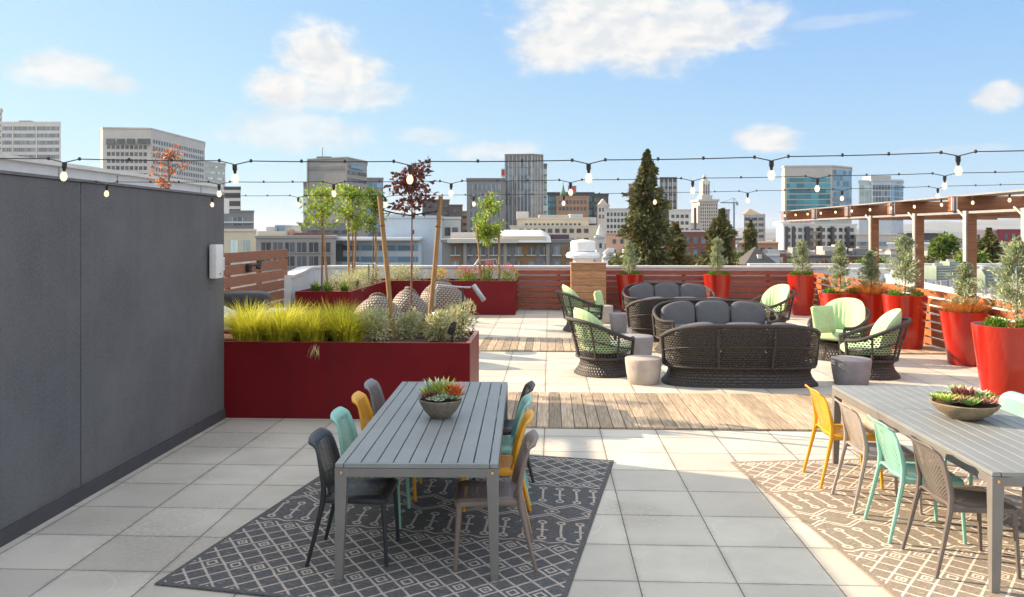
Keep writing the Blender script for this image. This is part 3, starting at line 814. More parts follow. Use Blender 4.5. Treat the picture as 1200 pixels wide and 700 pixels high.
o = tag(q.build('throw_pillow', M['pillowgreen'], None, (5.27, 13.72, .70), smooth=True, ang=80), 'square lime green throw pillow leaning on the armchair by the red pots', 'pillow'); o.rotation_euler = (R(78), 0, R(25))
q = cushion((.44, .44, .15), p=5, top=lambda x, y, z: (x*(1+.12*abs(y)**3), y*(1+.12*abs(x)**3), z*(1-.75*max(abs(x), abs(y))**4)))
o = tag(q.build('throw_pillow', M['pillowgreen'], None, (1.93, 17.98, .66), smooth=True, ang=80), 'square green throw pillow on the far left wicker armchair', 'pillow'); o.rotation_euler = (R(80), 0, R(70))

# woven egg chairs behind the near planter
def egg(label, x, y, rz, r=.50, h=1.2, stripe=False):
    T = thing('woven_chair', label, 'woven chair', (x, y, 0), rz, 'pale woven lounge chairs')
    def f(i, t, k=1):
        w = PI+(i-.5)*R(250); z = .16+(h-.16)*t
        cut = 1-.22*max(0, abs(i-.5)*2)**2
        z = .16+(h*cut-.16)*t
        rr = r*k*max(.02, 1-abs((t-.42)/.60)**2.6)**.5
        return (math.cos(w)*rr, math.sin(w)*rr*1.0, z)
    q = MB(); q.grid(lambda i, t: f(i, t), 48, 16, uv=lambda i, t: (i*2.2, t*h)); o = q.build('woven_shell', M['wickerpale'], T, smooth=True, ang=80)
    md = o.modifiers.new('t', 'SOLIDIFY'); md.thickness = .035
    q = MB(); q.tube([f(i/40, 1) for i in range(41)], .028, 8); q.build('rim', M['wickerpale'], T, smooth=True)
    q = MB(); q.lathe([(r*.62,0),(r*.66,.03),(r*.7,.2),(0,.2)], 32); q.build('base', M['wickerpale'], T, smooth=True)
    q = cushion((r*1.3, r*1.3, .15), p=3); q.build('seat_cushion', M['greycush'], T, (.02, 0, .36), smooth=True)
    return T
egg('pale woven egg chair at the back beside the garden lamp', -1.45, 17.2, R(75), .53, 1.18)
egg('pale woven egg chair in the middle half hidden by sage shrubs', -1.83, 14.9, R(50), .42, 1.16)
egg('pale woven egg chair on the left behind the near planter', -2.32, 14.0, R(100), .46, 1.12)
T = thing('side_table', 'small round glass topped table among the woven egg chairs', 'side table', (-1.25, 15.2, 0))
q = MB(); q.lathe([(.27,.66),(.275,.67),(.27,.68)], 32); q.build('table_top', base_mat('pale_blue_glass', (.42,.5,.58), .1, coat=1), T, smooth=True, ang=30)
for i in range(3):
    a = i*2.09; q = MB(); q.tube([(.2*math.cos(a), .2*math.sin(a), 0), (.12*math.cos(a), .12*math.sin(a), .35), (.2*math.cos(a), .2*math.sin(a), .66)], .012); q.build('leg', M['alu'], T, smooth=True)
# covered grill and bits left of the grass
T = thing('gas_grill', 'black covered grill standing by the tall slat screen', 'grill', (-4.55, 13.6, 0), R(10))
q = cushion((.95, .5, .34), p=4); q.build('lid', M['black'], T, (0,0,1.02), smooth=True)
q = MB(); q.box((0,0,.45), (.8,.45,.8)); q.build('cabinet', M['alu'], T, bevel=.01)
q = MB(); q.box((.58,0,.86), (.35,.42,.03)); q.build('side_shelf', M['white'], T, bevel=.005)
T = thing('canvas_cover', 'pale blue grey sloping canvas cover low behind the wall end', 'cover', (-4.9, 12.6, 0), R(5))
q = MB(); q.add([(-.7,-.5,0),(.7,-.5,0),(.7,.5,0),(-.7,.5,0),(-.6,-.3,1.28),(-.15,-.3,1.25),(-.15,.3,1.25),(-.6,.3,1.28),(.62,-.4,.85),(.62,.4,.85)],
   [(3,2,1,0),(4,5,6,7),(0,1,8,5,4),(2,3,7,6,9),(5,8,9,6),(1,2,9,8),(3,0,4,7)])
q.build('cover_cloth', base_mat('canvas_blue', (.45,.52,.6), .9), T, fix=True, bevel=.03)
q = MB(); q.tube([(-.62,-.52,0),(-.62,-.32,1.27)], .02); q.build('edge_rope', M['white'], T)

# ================================================================== red pots
def pot(label, x, y, r, h, rb, soilh=.05):
    T = thing('tapered_pot', label, 'pot', (x, y, 0), 0, 'glossy red tapered pots')
    q = MB(); q.lathe([(rb*.98,0),(rb,.012),(rb+(r-rb)*.5,h*.5),(r*.995,h-.01),(r,h-.002),(r*.985,h),(r*.945,h),(r*.935,h-.012),(r*.90,h-.14)], 64, cap=False); q.build('pot_body', M['pot'], T, smooth=True, ang=50)
    q = MB(); q.lathe([(r*.92,h-.07),(0,h-.05)], 32, cap=False); q.build('soil', M['soil'], T, smooth=True)
    return T
POTS = [('dark red pot behind the farthest sofa', 3.16,21.85,.36,1.05,.22),
        ('red pot at the back fence above the sofa cushions', 5.49,21.7,.37,1.05,.24),
        ('red pot in the far right corner of the terrace', 7.62,21.3,.38,1.06,.25),
        ('wide low red pot holding green mounds right of the corner pot', 6.72,16.6,.41,.94,.30),
        ('red pot with copper sedge squeezed between two larger pots', 7.28,16.45,.37,.94,.26),
        ('tall red pot at the middle of the right fence', 7.34,15.15,.395,1.01,.30),
        ('red pot with copper sedge under the nearest pergola post', 7.46,13.35,.39,.88,.25),
        ('largest glossy red pot nearest the camera on the right', 6.20,10.15,.40,1.02,.27)]
for a in POTS: pot(*a)
# ================================================================== garden lamps and spots
def garden_lamp(label, x, y, z0, h, rz):
    T = thing('garden_lamp', label, 'lamp', (x, y, z0), rz, 'bent arm garden lamps')
    q = MB(); q.tube([(0,0,0),(0,0,h)], .012); q.build('stem', M['black'], T)
    q = MB(); q.tube([(0,0,h),(-.32,.0,h+.03),(-.34,0,h-.02),(-.36,0,h-.24)], .011); q.build('arm', M['alu'], T)
    q = MB(); q.tube([(0,0,h),(.10,0,h)], .011); q.build('knuckle', M['alu'], T)
    q = MB(); q.box((.20,0,h-.07), (.06,.07,.24), M=Matrix.Rotation(R(-35), 3, 'Y')); q.build('lamp_head', M['alu'], T, bevel=.008)
    return T
garden_lamp('bent grey garden lamp on a thin stem beside the near planter corner', -.62, 10.25, .82, .66, R(0))
garden_lamp('black garden lamp standing in the left planter arm', -3.62, 20.5, .82, .55, R(20))
garden_lamp('garden lamp standing in the back planter near its right end', -.95+.2, 21.75, .82, .6, R(190))
def spot(label, x, y, z0):
    T = thing('spike_light', label, 'spotlight', (x, y, z0), 0, 'black spike spotlights')
    q = MB(); q.tube([(0,0,-.05),(0,0,.12)], .012); q.build('spike', M['black'], T)
    q = MB(); q.tube([(-.03,0,.11),(.0,0,.17),(.03,0,.26)], [.035,.045,.03], 14); q.build('lamp_head', M['black'], T, smooth=True)
spot('small black spotlight in the mulch near the front corner of the planter', -.72, 9.75, .84)
spot('small black spotlight among the grasses of the left planter arm', -3.55, 18.6, .84)
# ================================================================== planting
def cone_tree(name, label, cat, loc, h, rad, nb, mat, leaf_l, leaf_w, trunk_r, z0=.08, per=26, up=.25, power=.85, group=None, sparse=.0, seed=1, barkmat=None, spread=.05):
    """conifer: trunk plus whorls of needle-covered branches"""
    g = np.random.default_rng(seed); T = thing(name, label, cat, loc, 0, group)
    q = MB(); q.tube([(0,0,0),(.01*h,0,h*.5),(0,0,h*.99)], [trunk_r, trunk_r*.6, trunk_r*.12], 8); q.build('trunk', barkmat or M['bark'], T, smooth=True)
    B = []; D = []
    for i in range(nb):
        f = g.uniform(0, 1)**.8; z = h*(z0+(1-z0)*f); a = g.uniform(0, 2*PI)
        tier = .72+(.40 if h > 5 else .2)*math.sin(f*h*(2.2 if h > 5 else 9)+1.3*math.sin(2*a+seed))
        L = rad*(1-f)**power*g.uniform(.45, 1.12)*tier*(1+.2*math.sin(3*a+seed))*(1.35 if g.random() < .08 else 1)+leaf_l*.12
        if g.random() < sparse: continue
        d = np.array([math.cos(a), math.sin(a), up*g.uniform(.3, 1.3)])
        t = g.uniform(.08, 1, per)**.8
        p = np.array([0, 0, z])+d*(L*t)[:, None]; p[:, 2] -= (L*t**2*(.25 if up < .1 else .0))
        p += g.normal(0, 1, (per, 3))*spread*L
        dd = d+g.normal(0, .55, (per, 3)); B.append(p); D.append(dd)
    B = np.concatenate(B); D = np.concatenate(D)
    leaves('foliage', B, D, g.uniform(.6, 1.2, len(B))*leaf_l*np.clip((h-B[:,2])/(.10*h), .35, 1), leaf_w, mat, T)
    return T
def mound(name, label, cat, loc, r, h, n, l, w, mat, group=None, mat2=None):
    T = thing(name, label, cat, loc, 0, group)
    k = 9; cs = [(random.uniform(-.55,.55)*r, random.uniform(-.55,.55)*r, h*random.uniform(.25,.6)) for _ in range(k)]
    B = []; D = []
    for c in cs:
        p, d = blob_pts(n//k, c, (r*.5, r*.5, h*.42), .45); B.append(p); D.append(d+np.array([0,0,.5])+rng.normal(0,.4,p.shape))
    B = np.concatenate(B); B[:, 2] = np.maximum(B[:, 2], 0); leaves('foliage', B, np.concatenate(D), rng.uniform(.6,1.2,len(B))*l, w, mat, T)
    q = MB()
    for c in cs: q.tube([(0,0,-.05), (c[0]*.5,c[1]*.5,c[2]*.6), c], .006, 5)
    q.build('stems', M['bark'], T)
    return T
# lime grasses in the near planter
k = 0
gl = ['at the left end by the stucco wall', 'second from the stucco wall, front row', 'in the middle of the front row', 'at the right end of the front row', 'left in the back row', 'in the middle of the back row', 'right in the back row beside the sage shrubs', 'spilling over the planter joint']
for (u, v, s) in [(-3.62, 9.70, .95), (-3.25, 9.68, .98), (-2.88, 9.72, .95), (-2.46, 9.74, 1.0), (-3.85, 10.15, 1.0), (-3.30, 10.15, 1.05), (-2.72, 10.15, 1.05), (-4.3, 9.8, 1.0)]:
    o = thing('grass_clump', 'lime green arching grass clump '+gl[k], 'ornamental grass', GR(u, v, .84), 0, 'lime grass clumps in the near planter')
    blades('blades', 800, .18*s, .53*s, .62*s, .012, M['lime'], o); k += 1
o = thing('dry_grass_tuft', 'small dry straw tuft hanging over the front of the long red planter', 'grass tuft', GR(-2.72, 9.335, .86), 0)
leaves('blades', np.stack([rng.uniform(-.05,.05,26), rng.uniform(-.03,.0,26), rng.uniform(-.02,.03,26)],1), np.stack([rng.normal(0,.3,26), rng.uniform(-.7,-.2,26), -np.ones(26)],1), rng.uniform(.1,.2,26), .008, base_mat('straw', (.45,.32,.16), .9, island=.3), o)
sh = [(-2.13, 9.90, .25, .44, 'left sage shrub beside the lime grass'), (-1.80, 10.2, .20, .38, 'sage shrub behind the left tree stake'), (-1.50, 10.25, .13, .24, 'low sage shrub between the two tree stakes'), (-1.13, 10.1, .25, .50, 'sage shrub right of the slim red tree'), (-1.32, 9.80, .20, .38, 'sage shrub nearest the front edge right of the slim red tree')]
for u, v, r, h, lab in sh:
    mound('sage_shrub', lab, 'shrub', GR(u, v, .84), r, h, 1000, .062, .018, M['sage'], 'sage shrubs in the near planter')
# left and back planter arms
for i, (u, v) in enumerate([(-5.15,17.65),(-4.85,17.6),(-4.5,17.62),(-5.0,18.1)]):
    o = thing('strap_plant', ['green strap leaved plant at the left front of the left planter arm','green strap leaved plant beside the white garden pipe','dark strap leaved plant at the inner corner of the planter arm','strap leaved plant behind the front ones in the left arm'][i], 'plant', GR(u, v, .82), 0, 'strap leaved plants in the left planter arm')
    blades('blades', 130, .08, .36, .16, .026, M['strap'], o)
for i, (u, v, r, h) in enumerate([(-4.95,18.8,.35,.5),(-4.6,19.2,.35,.5),(-4.85,19.9,.38,.55),(-4.55,20.5,.36,.5),(-4.9,20.9,.35,.5),(-4.5,18.3,.28,.4)]):
    mound('sage_shrub', 'pale sage shrub in the left planter arm, number %s from the front' % ['first','second','third','fourth','fifth','nearest'][i] if False else ['pale sage shrub behind the strap plants','pale sage shrub under the tied green trees','broad sage shrub halfway along the left arm','sage shrub near the black garden lamp','sage shrub at the far end of the left arm','low sage shrub nearest in the left arm'][i], 'shrub', GR(u, v, .80), r, h, 900, .055, .016, M['sage'], 'sage shrubs in the left planter arm')
mound('sage_shrub', 'sage shrub at the corner where the two planter arms meet', 'shrub', GR(-4.2, 21.7, .80), .45, .55, 1200, .06, .018, M['sage'])
mound('sage_shrub', 'grey green shrub left of the slim red tree trunk in the back planter', 'shrub', GR(-3.7, 21.7, .80), .42, .52, 1200, .06, .018, M['sage'])
mound('yellow_shrub', 'small golden yellow shrub in the back planter', 'shrub', GR(-2.95, 21.7, .80), .28, .42, 700, .05, .02, base_mat('golden_leaves', (.52,.36,.03), .6, island=.3, trans=.3))
for i, (u, r, h) in enumerate([(-2.35,.28,.46),(-2.0,.3,.44),(-1.62,.25,.62),(-1.12,.28,.52)]):
    lab = ['pink flowering shrub left in the back planter','pink flowering shrub above the big woven chair','tall pink flowering shrub by the back tree','pink flowering shrub at the right end of the back planter'][i]
    o = mound('flowering_shrub', lab, 'shrub', GR(u, 21.7, .80), r, h*.8, 800, .05, .016, M['leaf'], 'pink flowering shrubs in the back planter')
    p, d = blob_pts(260, (0,0,h*.72), (r*.75, r*.75, h*.3), .2); leaves('blossoms', p, d, .035, .03, M['pink'], o)  # pink blossoms over the upper part of the shrub

def stake(label, p0, p1, r=.032, group='wooden tree stakes'):
    T = thing('tree_stake', label, 'stake', p0, 0, group)
    q = MB(); d = Vector(p1)-Vector(p0)
    q.tube([Vector((0,0,0)), d*.5+Vector((.006,0,0)), d], [r, r*.97, r*.93], 12); q.build('pole', M['stake'], T, smooth=True, ang=60)
    q = MB(); q.tube([d*.78, d*.785], r*1.12, 10); q.build('tie_band', M['black'], T)
    return T
def young_tree(label, loc, h, zc, rx, rz_, n, l, w, mat, trunk_r, bark, lean=(0,0), group=None, cat='tree', name='young_tree', nb=14, sag=0):
    T = thing(name, label, cat, loc, 0, group); q = MB()
    top = Vector((lean[0], lean[1], h*.93)); q.tube([(0,0,0),(lean[0]*.4+.01,lean[1]*.4,h*.45), top], [trunk_r, trunk_r*.8, trunk_r*.3], 8); q.build('trunk', bark, T, smooth=True)
    q = MB(); ends = []
    for i in range(nb):
        f = random.uniform(0, 1); z = zc-rz_*.9+f*rz_*1.55; a = random.uniform(0, 2*PI); ll = rx*random.uniform(.45, 1.05)*(1-.45*abs(2*f-.9))
        s = Vector((lean[0]*z/h, lean[1]*z/h, z)); e = s+Vector((math.cos(a)*ll, math.sin(a)*ll, ll*random.uniform(.25, .8)-sag))
        q.tube([s, (s+e)/2+Vector((0,0,.03)), e], [trunk_r*.35, trunk_r*.22, trunk_r*.1], 5); ends += [s.lerp(e, t) for t in (.4, .65, .85, 1.0)]
    q.build('limbs', bark, T)
    B = []; D = []; per = max(3, n//len(ends))
    for e in ends:
        p, d = blob_pts(per, e, (rx*.20, rx*.20, rz_*.15), .1); B.append(p); D.append(d+rng.normal(0,.5,p.shape)+np.array([0,0,-.15]))
    B = np.concatenate(B); leaves('crown', B, np.concatenate(D), rng.uniform(.6,1.25,len(B))*l, w, mat, T)
    return T
# slim burgundy tree with two leaning stakes
bx, by = wx(481, 10.35), 10.35
young_tree('slim tree with burgundy leaves tied between two leaning stakes in the near planter', (bx, by, .82), 2.35, 1.93, .42, .40, 620, .075, .048, M['redleaf'], .016, M['barkred'], (.02, 0), nb=20)
stake('left leaning wooden stake of the burgundy tree', (wx(461,10.2), 10.2, .82), (wx(444.5,10.3), 10.3, 2.66))
stake('right leaning wooden stake of the burgundy tree', (wx(501.5,10.3), 10.3, .82), (wx(516.5,10.4), 10.4, 2.64))
T = thing('tree_tie', 'black rubber tie strung between the two leaning stakes', 'tree tie')
q = MB(); q.tube([(wx(447,10.28),10.28,2.46),(wx(462,10.3),10.3,2.42),(wx(481,10.33),10.33,2.39),(wx(498,10.35),10.35,2.42),(wx(514,10.38),10.38,2.45)], .010, 6); q.build('strap', M['black'], T)
# left arm trees
def P3(px, Y, z): return (wx(px, Y), Y, z)
young_tree('leftmost young tree with loose spreading yellow green crown', P3(377,18.4,.8), 2.5, 1.85, .62, .58, 900, .10, .045, M['leaf'], .022, M['bark'], group='young green trees', nb=22)
stake('wooden stake leaning beside the leftmost young tree', P3(384,18.3,.8), P3(376,18.5,2.75), .03)
young_tree('young tree with bright green crown between its two stakes', P3(413,20,.8), 2.55, 1.95, .52, .62, 1300, .10, .045, M['leaf'], .02, M['bark'], group='young green trees', nb=26)
stake('left wooden stake of the bright green tree', P3(409,19.8,.8), P3(408,20,2.6), .03)
stake('right wooden stake of the bright green tree', P3(414.5,20.1,.8), P3(417,20.1,2.5), .028)
young_tree('green tree beside the left leaning stake', P3(437,20.9,.8), 2.5, 1.95, .45, .68, 1100, .10, .045, M['leafdk'], .022, M['bark'], group='young green trees', nb=22)
stake('stake of the green tree beside the leaning pole', P3(441,20.8,.8), P3(440,21,2.3), .03)
young_tree('young green tree in the back planter in front of the grid tower', P3(573,21.8,.8), 2.65, 1.75, .52, .78, 1700, .10, .045, M['leaf'], .018, M['barkred'], group='young green trees', nb=32)
stake('left stake of the young tree in the back planter', P3(564,21.6,.8), P3(558.5,21.8,2.4), .028)
stake('right stake of the young tree in the back planter', P3(585,21.6,.8), P3(584.5,21.8,2.35), .028)
# persimmon-coloured tree behind the stucco wall
young_tree('small tree with sparse orange leaves showing over the stucco wall', P3(198,13.2,.2), 3.35, 3.0, .42, .50, 230, .065, .05, M['orangeleaf'], .03, M['bark'], nb=16)
# plants in the red pots
pp = [(3.16,21.85,.98,.95,.24,0),(5.49,21.7,.98,1.05,.24,0),(7.62,21.3,.99,.98,.26,0),(6.72,16.6,.87,1.12,.24,0),(7.28,16.45,.87,.92,.24,1),(7.34,15.15,.94,1.20,.33,0),(7.46,13.35,.81,.86,.26,1),(6.20+.12,10.15,.95,1.15,.36,0)]
lab = ['behind the farthest sofa','at the middle of the back fence','in the corner pot','in the wide low pot','in the pot with copper sedge at the middle','in the tall middle pot','rising out of the copper sedge by the pergola post','in the largest pot at the right edge']
for i, (x, y, z, h, r, kind) in enumerate(pp):
    cone_tree('potted_conifer', 'wispy blue green conifer '+lab[i], 'potted conifer', (x, y, z), h, r*1.35, 105, M['needle'], .09, .017, .014, per=30, up=.9, power=.75, seed=20+i, group='conifers in red pots', z0=.05, spread=.09)
    if kind:
        o = thing('copper_sedge', 'copper orange sedge filling the pot '+('between two larger pots' if i == 4 else 'under the nearest pergola post'), 'grass', (x, y, z-.0), 0, 'copper sedges')
        blades('blades', 2200, .32, .34, .46, .011, M['copper'], o)
    else:
        rr = POTS[i][3]
        for s in ((-.45, .02), (.45, -.08)) if i not in (2,) else ((-.5,.0),(.4,-.1)):
            o = mound('ground_cover', 'bright green cushion plant %s of the conifer %s' % ('left' if s[0] < 0 else 'right', lab[i]), 'ground cover plant', (x-(.12 if i == 7 else 0)+s[0]*rr, y+s[1]*rr-.08, z-.02), rr*.40, .19, 900, .030, .022, M['moss'], 'green cushion plants in red pots')

# ================================================================== pergola on the neighbouring roof
T = thing('pergola', 'brown timber and white steel pergola with a row of beams beyond the right fence', 'pergola', GR(7.8, 13, 0), -TH)
bz = 2.86
for i, v in enumerate([27.6, 24.5, 21.8, 19.05, 16.2, 11.6]):
    q = MB(); q.box((3.5, v-13, bz-.13), (7.0, .14, .29)); q.box((3.5, v-13-.073, bz-.26), (7.0, .008, .03)); b = q.build('beam', M['beam'], T, bevel=.006)
    q = MB(); q.box((.02, v-13-.076, bz-.13), (.05, .012, .27)); q.box((.10, v-13-.076, bz-.13), (.018, .012, .27)); q.build('end_bracket', M['white'], b)
for i, v in enumerate([20.3, 17.9, 15.75, 13.85]):
    q = MB(); q.box((.16, v-13, 1.12+.15), (.17, .17, 2.60)); b = q.build('post', M['beam'], T, bevel=.005)
    q = MB(); q.box((.058, v-13-.02, 1.12+.15), (.03, .11, 2.62)); q.tube([(.055,v-13-.02,2.45),(.055,v-13+.25,2.60)], .02, 6); q.build('steel_flange', base_mat('flange_grey', (.42,.42,.41), .55), b)
q = MB(); q.box((.14, 6.6, bz-.31), (.10, 16.5, .045)); q.build('purlin', base_mat('pergola_steel', (.27,.27,.275), .5), T)
q = MB(); q.box((.55, 6.7, bz+.03), (.6, 15.6, .03)); q.box((3.9, 6.7, bz+.03), (.5, 15.6, .03)); q.build('roof_slat', MATS['pergola_steel'], T)
for k in range(8):
    q = MB(); q.box((1.4+.7*k, 6.7, bz+.03), (.12, 15.6, .03)); q.build('roof_slat', MATS['pergola_steel'], T)

# ================================================================== string lights
def glass_mat():
    m = bpy.data.materials.new('bulb_glass'); m.use_nodes = True; nt = m.node_tree; nt.nodes.clear()
    o = nt.nodes.new('ShaderNodeOutputMaterial'); t = nt.nodes.new('ShaderNodeBsdfTransparent'); t.inputs[0].default_value = (.97,.93,.86,1)
    g = nt.nodes.new('ShaderNodeBsdfGlossy'); g.inputs['Roughness'].default_value = .05; f = nt.nodes.new('ShaderNodeFresnel'); f.inputs[0].default_value = 1.6
    mx = nt.nodes.new('ShaderNodeMixShader'); nt.links.new(f.outputs[0], mx.inputs[0]); nt.links.new(t.outputs[0], mx.inputs[1]); nt.links.new(g.outputs[0], mx.inputs[2])
    e = nt.nodes.new('ShaderNodeEmission'); e.inputs[0].default_value = (1,.66,.38,1); e.inputs[1].default_value = .22
    ad = nt.nodes.new('ShaderNodeAddShader'); nt.links.new(mx.outputs[0], ad.inputs[0]); nt.links.new(e.outputs[0], ad.inputs[1]); nt.links.new(ad.outputs[0], o.inputs[0]); return m
M['glass'] = glass_mat()
def emit(name, col, s):
    m, nt, p = new_mat(name); p.inputs['Emission Color'].default_value = (*col, 1); p.inputs['Emission Strength'].default_value = s; p.inputs['Base Color'].default_value = (*col, 1); return m
M['filament'] = emit('warm_filament', (1,.68,.36), 4)
q = MB(); q.lathe([(.0,-.004),(.008,.0),(.011,.02),(.0155,.028),(.0155,.062),(.010,.066)][::1], 14); SOCK = q.build('tmp', M['black'], smooth=True).data
q = MB(); q.lathe([(.0,-.066),(.012,-.062),(.021,-.048),(.0235,-.034),(.020,-.018),(.012,-.003),(.011,.0)], 18, cap=False); GL = q.build('tmp', M['glass'], smooth=True, ang=180).data
q = MB(); q.lathe([(.0,-.052),(.007,-.047),(.0105,-.035),(.007,-.020),(.0,-.010)], 10, cap=False); FIL = q.build('tmp', M['filament'], smooth=True).data
for o in [x for x in bpy.data.objects if x.name.startswith('tmp')]: bpy.data.objects.remove(o)
def strand(label, a, b, first, step, n, sagf=.045, scale=.78, clips=True):
    """a, b world ends; bulbs every step metres starting at first metres along"""
    a, b = Vector(a), Vector(b); L = (b-a).length; T = thing('string_light', label, 'string lights', a, 0, 'string lights over the terrace')
    d = (b-a)/L; pts = []; S = sorted([first+i*step for i in range(n)])
    def at(s): return d*s+Vector((0,0,-sagf*math.sin(PI*max(0,min(1,s/L)))))
    ks = [0]
    for s in S: ks += [s-.085, s-.04, s, s+.04, s+.085]
    ks += [L]
    for s in ks:
        p = at(s); m = min([abs(s-t) for t in S])
        p.z -= .020*max(0, 1-m/.085)
        pts.append(p)
    fine = []
    for i in range(len(pts)-1):
        seg = (pts[i+1]-pts[i]).length; nn = 6 if seg > .3 else 1
        for k in range(nn):
            pnt = pts[i].lerp(pts[i+1], k/nn)
            if nn > 1: pnt.z -= .003*math.sin(PI*k/nn)
            fine.append(pnt)
    fine.append(pts[-1])
    q = MB(); q.tube(fine, .0038*scale, 6)
    if clips:
        for s in S:
            for t in (s-.085, s+.085, s+.085+.27, s+.085+.5):
                if 0 < t < L:
                    p = at(t); q.lathe([(0,-.009),(.0075,-.006),(.0075,.008),(0,.011)], 8, (p.x, p.y, p.z))
    q.build('cord', M['black'], T)
    for s in S:
        p = at(s); p.z -= .020+.062*scale
        so = link('bulb', GL, T, p); so.scale = (scale,)*3
        so.rotation_euler = (random.uniform(-.06,.06), random.uniform(-.06,.06), 0)
        k = link('socket', SOCK, so, (0,0,0)); f = link('filament', FIL, so, (0,0,0))
    return T
def strand_px(label, Y0, sl, z0, z1, pxs, pend0, pend1, **kw):
    """surveyed strand running across the terrace; Y = Y0 + sl*X"""
    def pt(px, z=0):
        t = (px-600)/FOC; X = t*Y0/(1-sl*t); return Vector((X, Y0+sl*X, z))
    A, B = pt(pend0, z0), pt(pend1, z1)
    S = [(pt(p)-pt(pend0)).length for p in pxs]
    step = (S[-1]-S[0])/(len(S)-1)
    return strand(label, A, B, S[0], step, len(S), **kw)
strand_px('nearest string of warm bulbs crossing above the whole terrace', 4.20, -.05, 2.585, 2.60, [75, 279, 488, 695, 908, 1123], -90, 1290)
strand_px('second string of warm bulbs crossing the terrace at mid distance', 6.15, -.07, 2.575, 2.63, [125, 260.5, 397, 537, 677, 819, 963, 1107], 95, 1290, sagf=.03)
strand_px('third and farthest string of warm bulbs crossing the terrace', 8.15, -.07, 2.555, 2.66, [248.7, 350.4, 455, 560.6, 666, 773.6, 881.6, 990.5, 1099], 230, 1290, sagf=.04)
a = GR(7.68, 27.6, 2.84); b = GR(7.68, 11.6, 2.84)
strand('string of small warm bulbs along the left ends of the pergola beams', a, b, .7, 1.18, 13, sagf=.0, scale=1.15, clips=False)
# ================================================================== city
GRD = -20.0
q = MB(); q.add([(-9000,-3000,GRD),(9000,-3000,GRD),(9000,14000,GRD),(-9000,14000,GRD)], [(0,1,2,3)])
tag(q.build('ground', base_mat('city_ground', (.12,.12,.115), .9, var=.4, vscale=.02), None), kind='structure')
q = MB(); q.add([(-60,430,GRD+.004),(60,430,GRD+.004),(120,900,GRD+.004),(80,900,GRD+.004)],[(0,1,2,3)])
tag(q.build('road', base_mat('asphalt', (.06,.06,.062), .85), None), kind='structure')
def ridge(name, Y, prof, depth, col, z0=GRD):
    q = MB(); n = len(prof)
    vs = []
    for k, (f, g) in enumerate([(0, 0), (.35, .75), (.6, 1.0), (1.0, .2)]):
        for px, h in prof: vs.append((wx(px, Y+depth*f), Y+depth*f, z0+(h-z0)*g))
    fs = [(k*n+i, k*n+i+1, (k+1)*n+i+1, (k+1)*n+i) for k in range(3) for i in range(n-1)]
    q.add(vs, fs); return tag(q.build(name, base_mat(name+'_cover', col, .95, var=.25, vscale=.004), None, smooth=True, ang=180), kind='structure')
hp = [(px, 60+38*math.sin(px*.011+1)+22*math.sin(px*.037)+10*math.sin(px*.11)+(45 if px > 1050 else 0)*min(1, (px-1050)/90)) for px in range(-250, 1500, 14)]
ridge('hills', 6500, hp, 3000, (.12,.14,.15))
hp = [(px, 5+10*math.sin(px*.02)+5*math.sin(px*.07)) for px in range(-250, 1500, 14)]
ridge('hills', 3600, hp, 900, (.12,.12,.09))

def fac(name, col, rough=.8, var=.06): return base_mat(name, col, rough, var=var, vscale=.25)
def glassmat(name, col, mull=None, mc=(.3,.3,.3), metal=.0):
    """window glass with vertical mullions every mull metres and panes of differing blinds"""
    if name in MATS: return MATS[name]
    m, nt, p = new_mat(name); uvn = nt.nodes.new('ShaderNodeUVMap'); uvn.uv_map = 'uv'; u, v, _ = ex_sep(nt, uvn.outputs[0])
    mu = mull or 1.4
    k = (u/mu).fl(); g = nt.nodes.new('ShaderNodeObjectInfo'); r = ex_white(nt, ex_comb(nt, k, v*0.0, Ex(nt, g.outputs['Random'])*97))
    c = mixc(nt, smooth(nt, r, .25, .95), [q_*.65 for q_ in col], [min(1, q_*1.5+.01) for q_ in col])
    if mull: c = mixc(nt, ((u/mu).fr()-.5).abs().gt(.5-.13/mull), c, mc)
    nt.links.new(c, p.inputs['Base Color']); p.inputs['Roughness'].default_value = .12; p.inputs['Specular IOR Level'].default_value = .8; p.inputs['Metallic'].default_value = metal
    return m
WINMESH = {}
def win_mesh(w, h, mat, d=.12):
    key = (round(w, 2), round(h, 2), mat.name)
    if key not in WINMESH:
        q = MB(); hw, hh = w/2, h/2
        q.add([(-hw,-d,-hh),(hw,-d,-hh),(hw,.0,-hh),(-hw,.0,-hh),(-hw,-d,hh),(hw,-d,hh),(hw,0,hh),(-hw,0,hh)],
              [(3,2,1,0),(4,5,6,7),(0,1,5,4),(1,2,6,5),(3,0,4,7)], [(a*w+50, b) for a, b in ((0,0),(1,0),(1,0),(0,0),(0,1),(1,1),(1,1),(0,1))])
        me = bpy.data.meshes.new('window'); me.from_pydata(q.v, [], q.f); uvl = me.uv_layers.new(name='uv')
        for lp in me.loops: uvl.data[lp.index].uv = q.uv[lp.vertex_index]
        me.materials.append(mat); WINMESH[key] = me
    return WINMESH[key]
NB = [0]
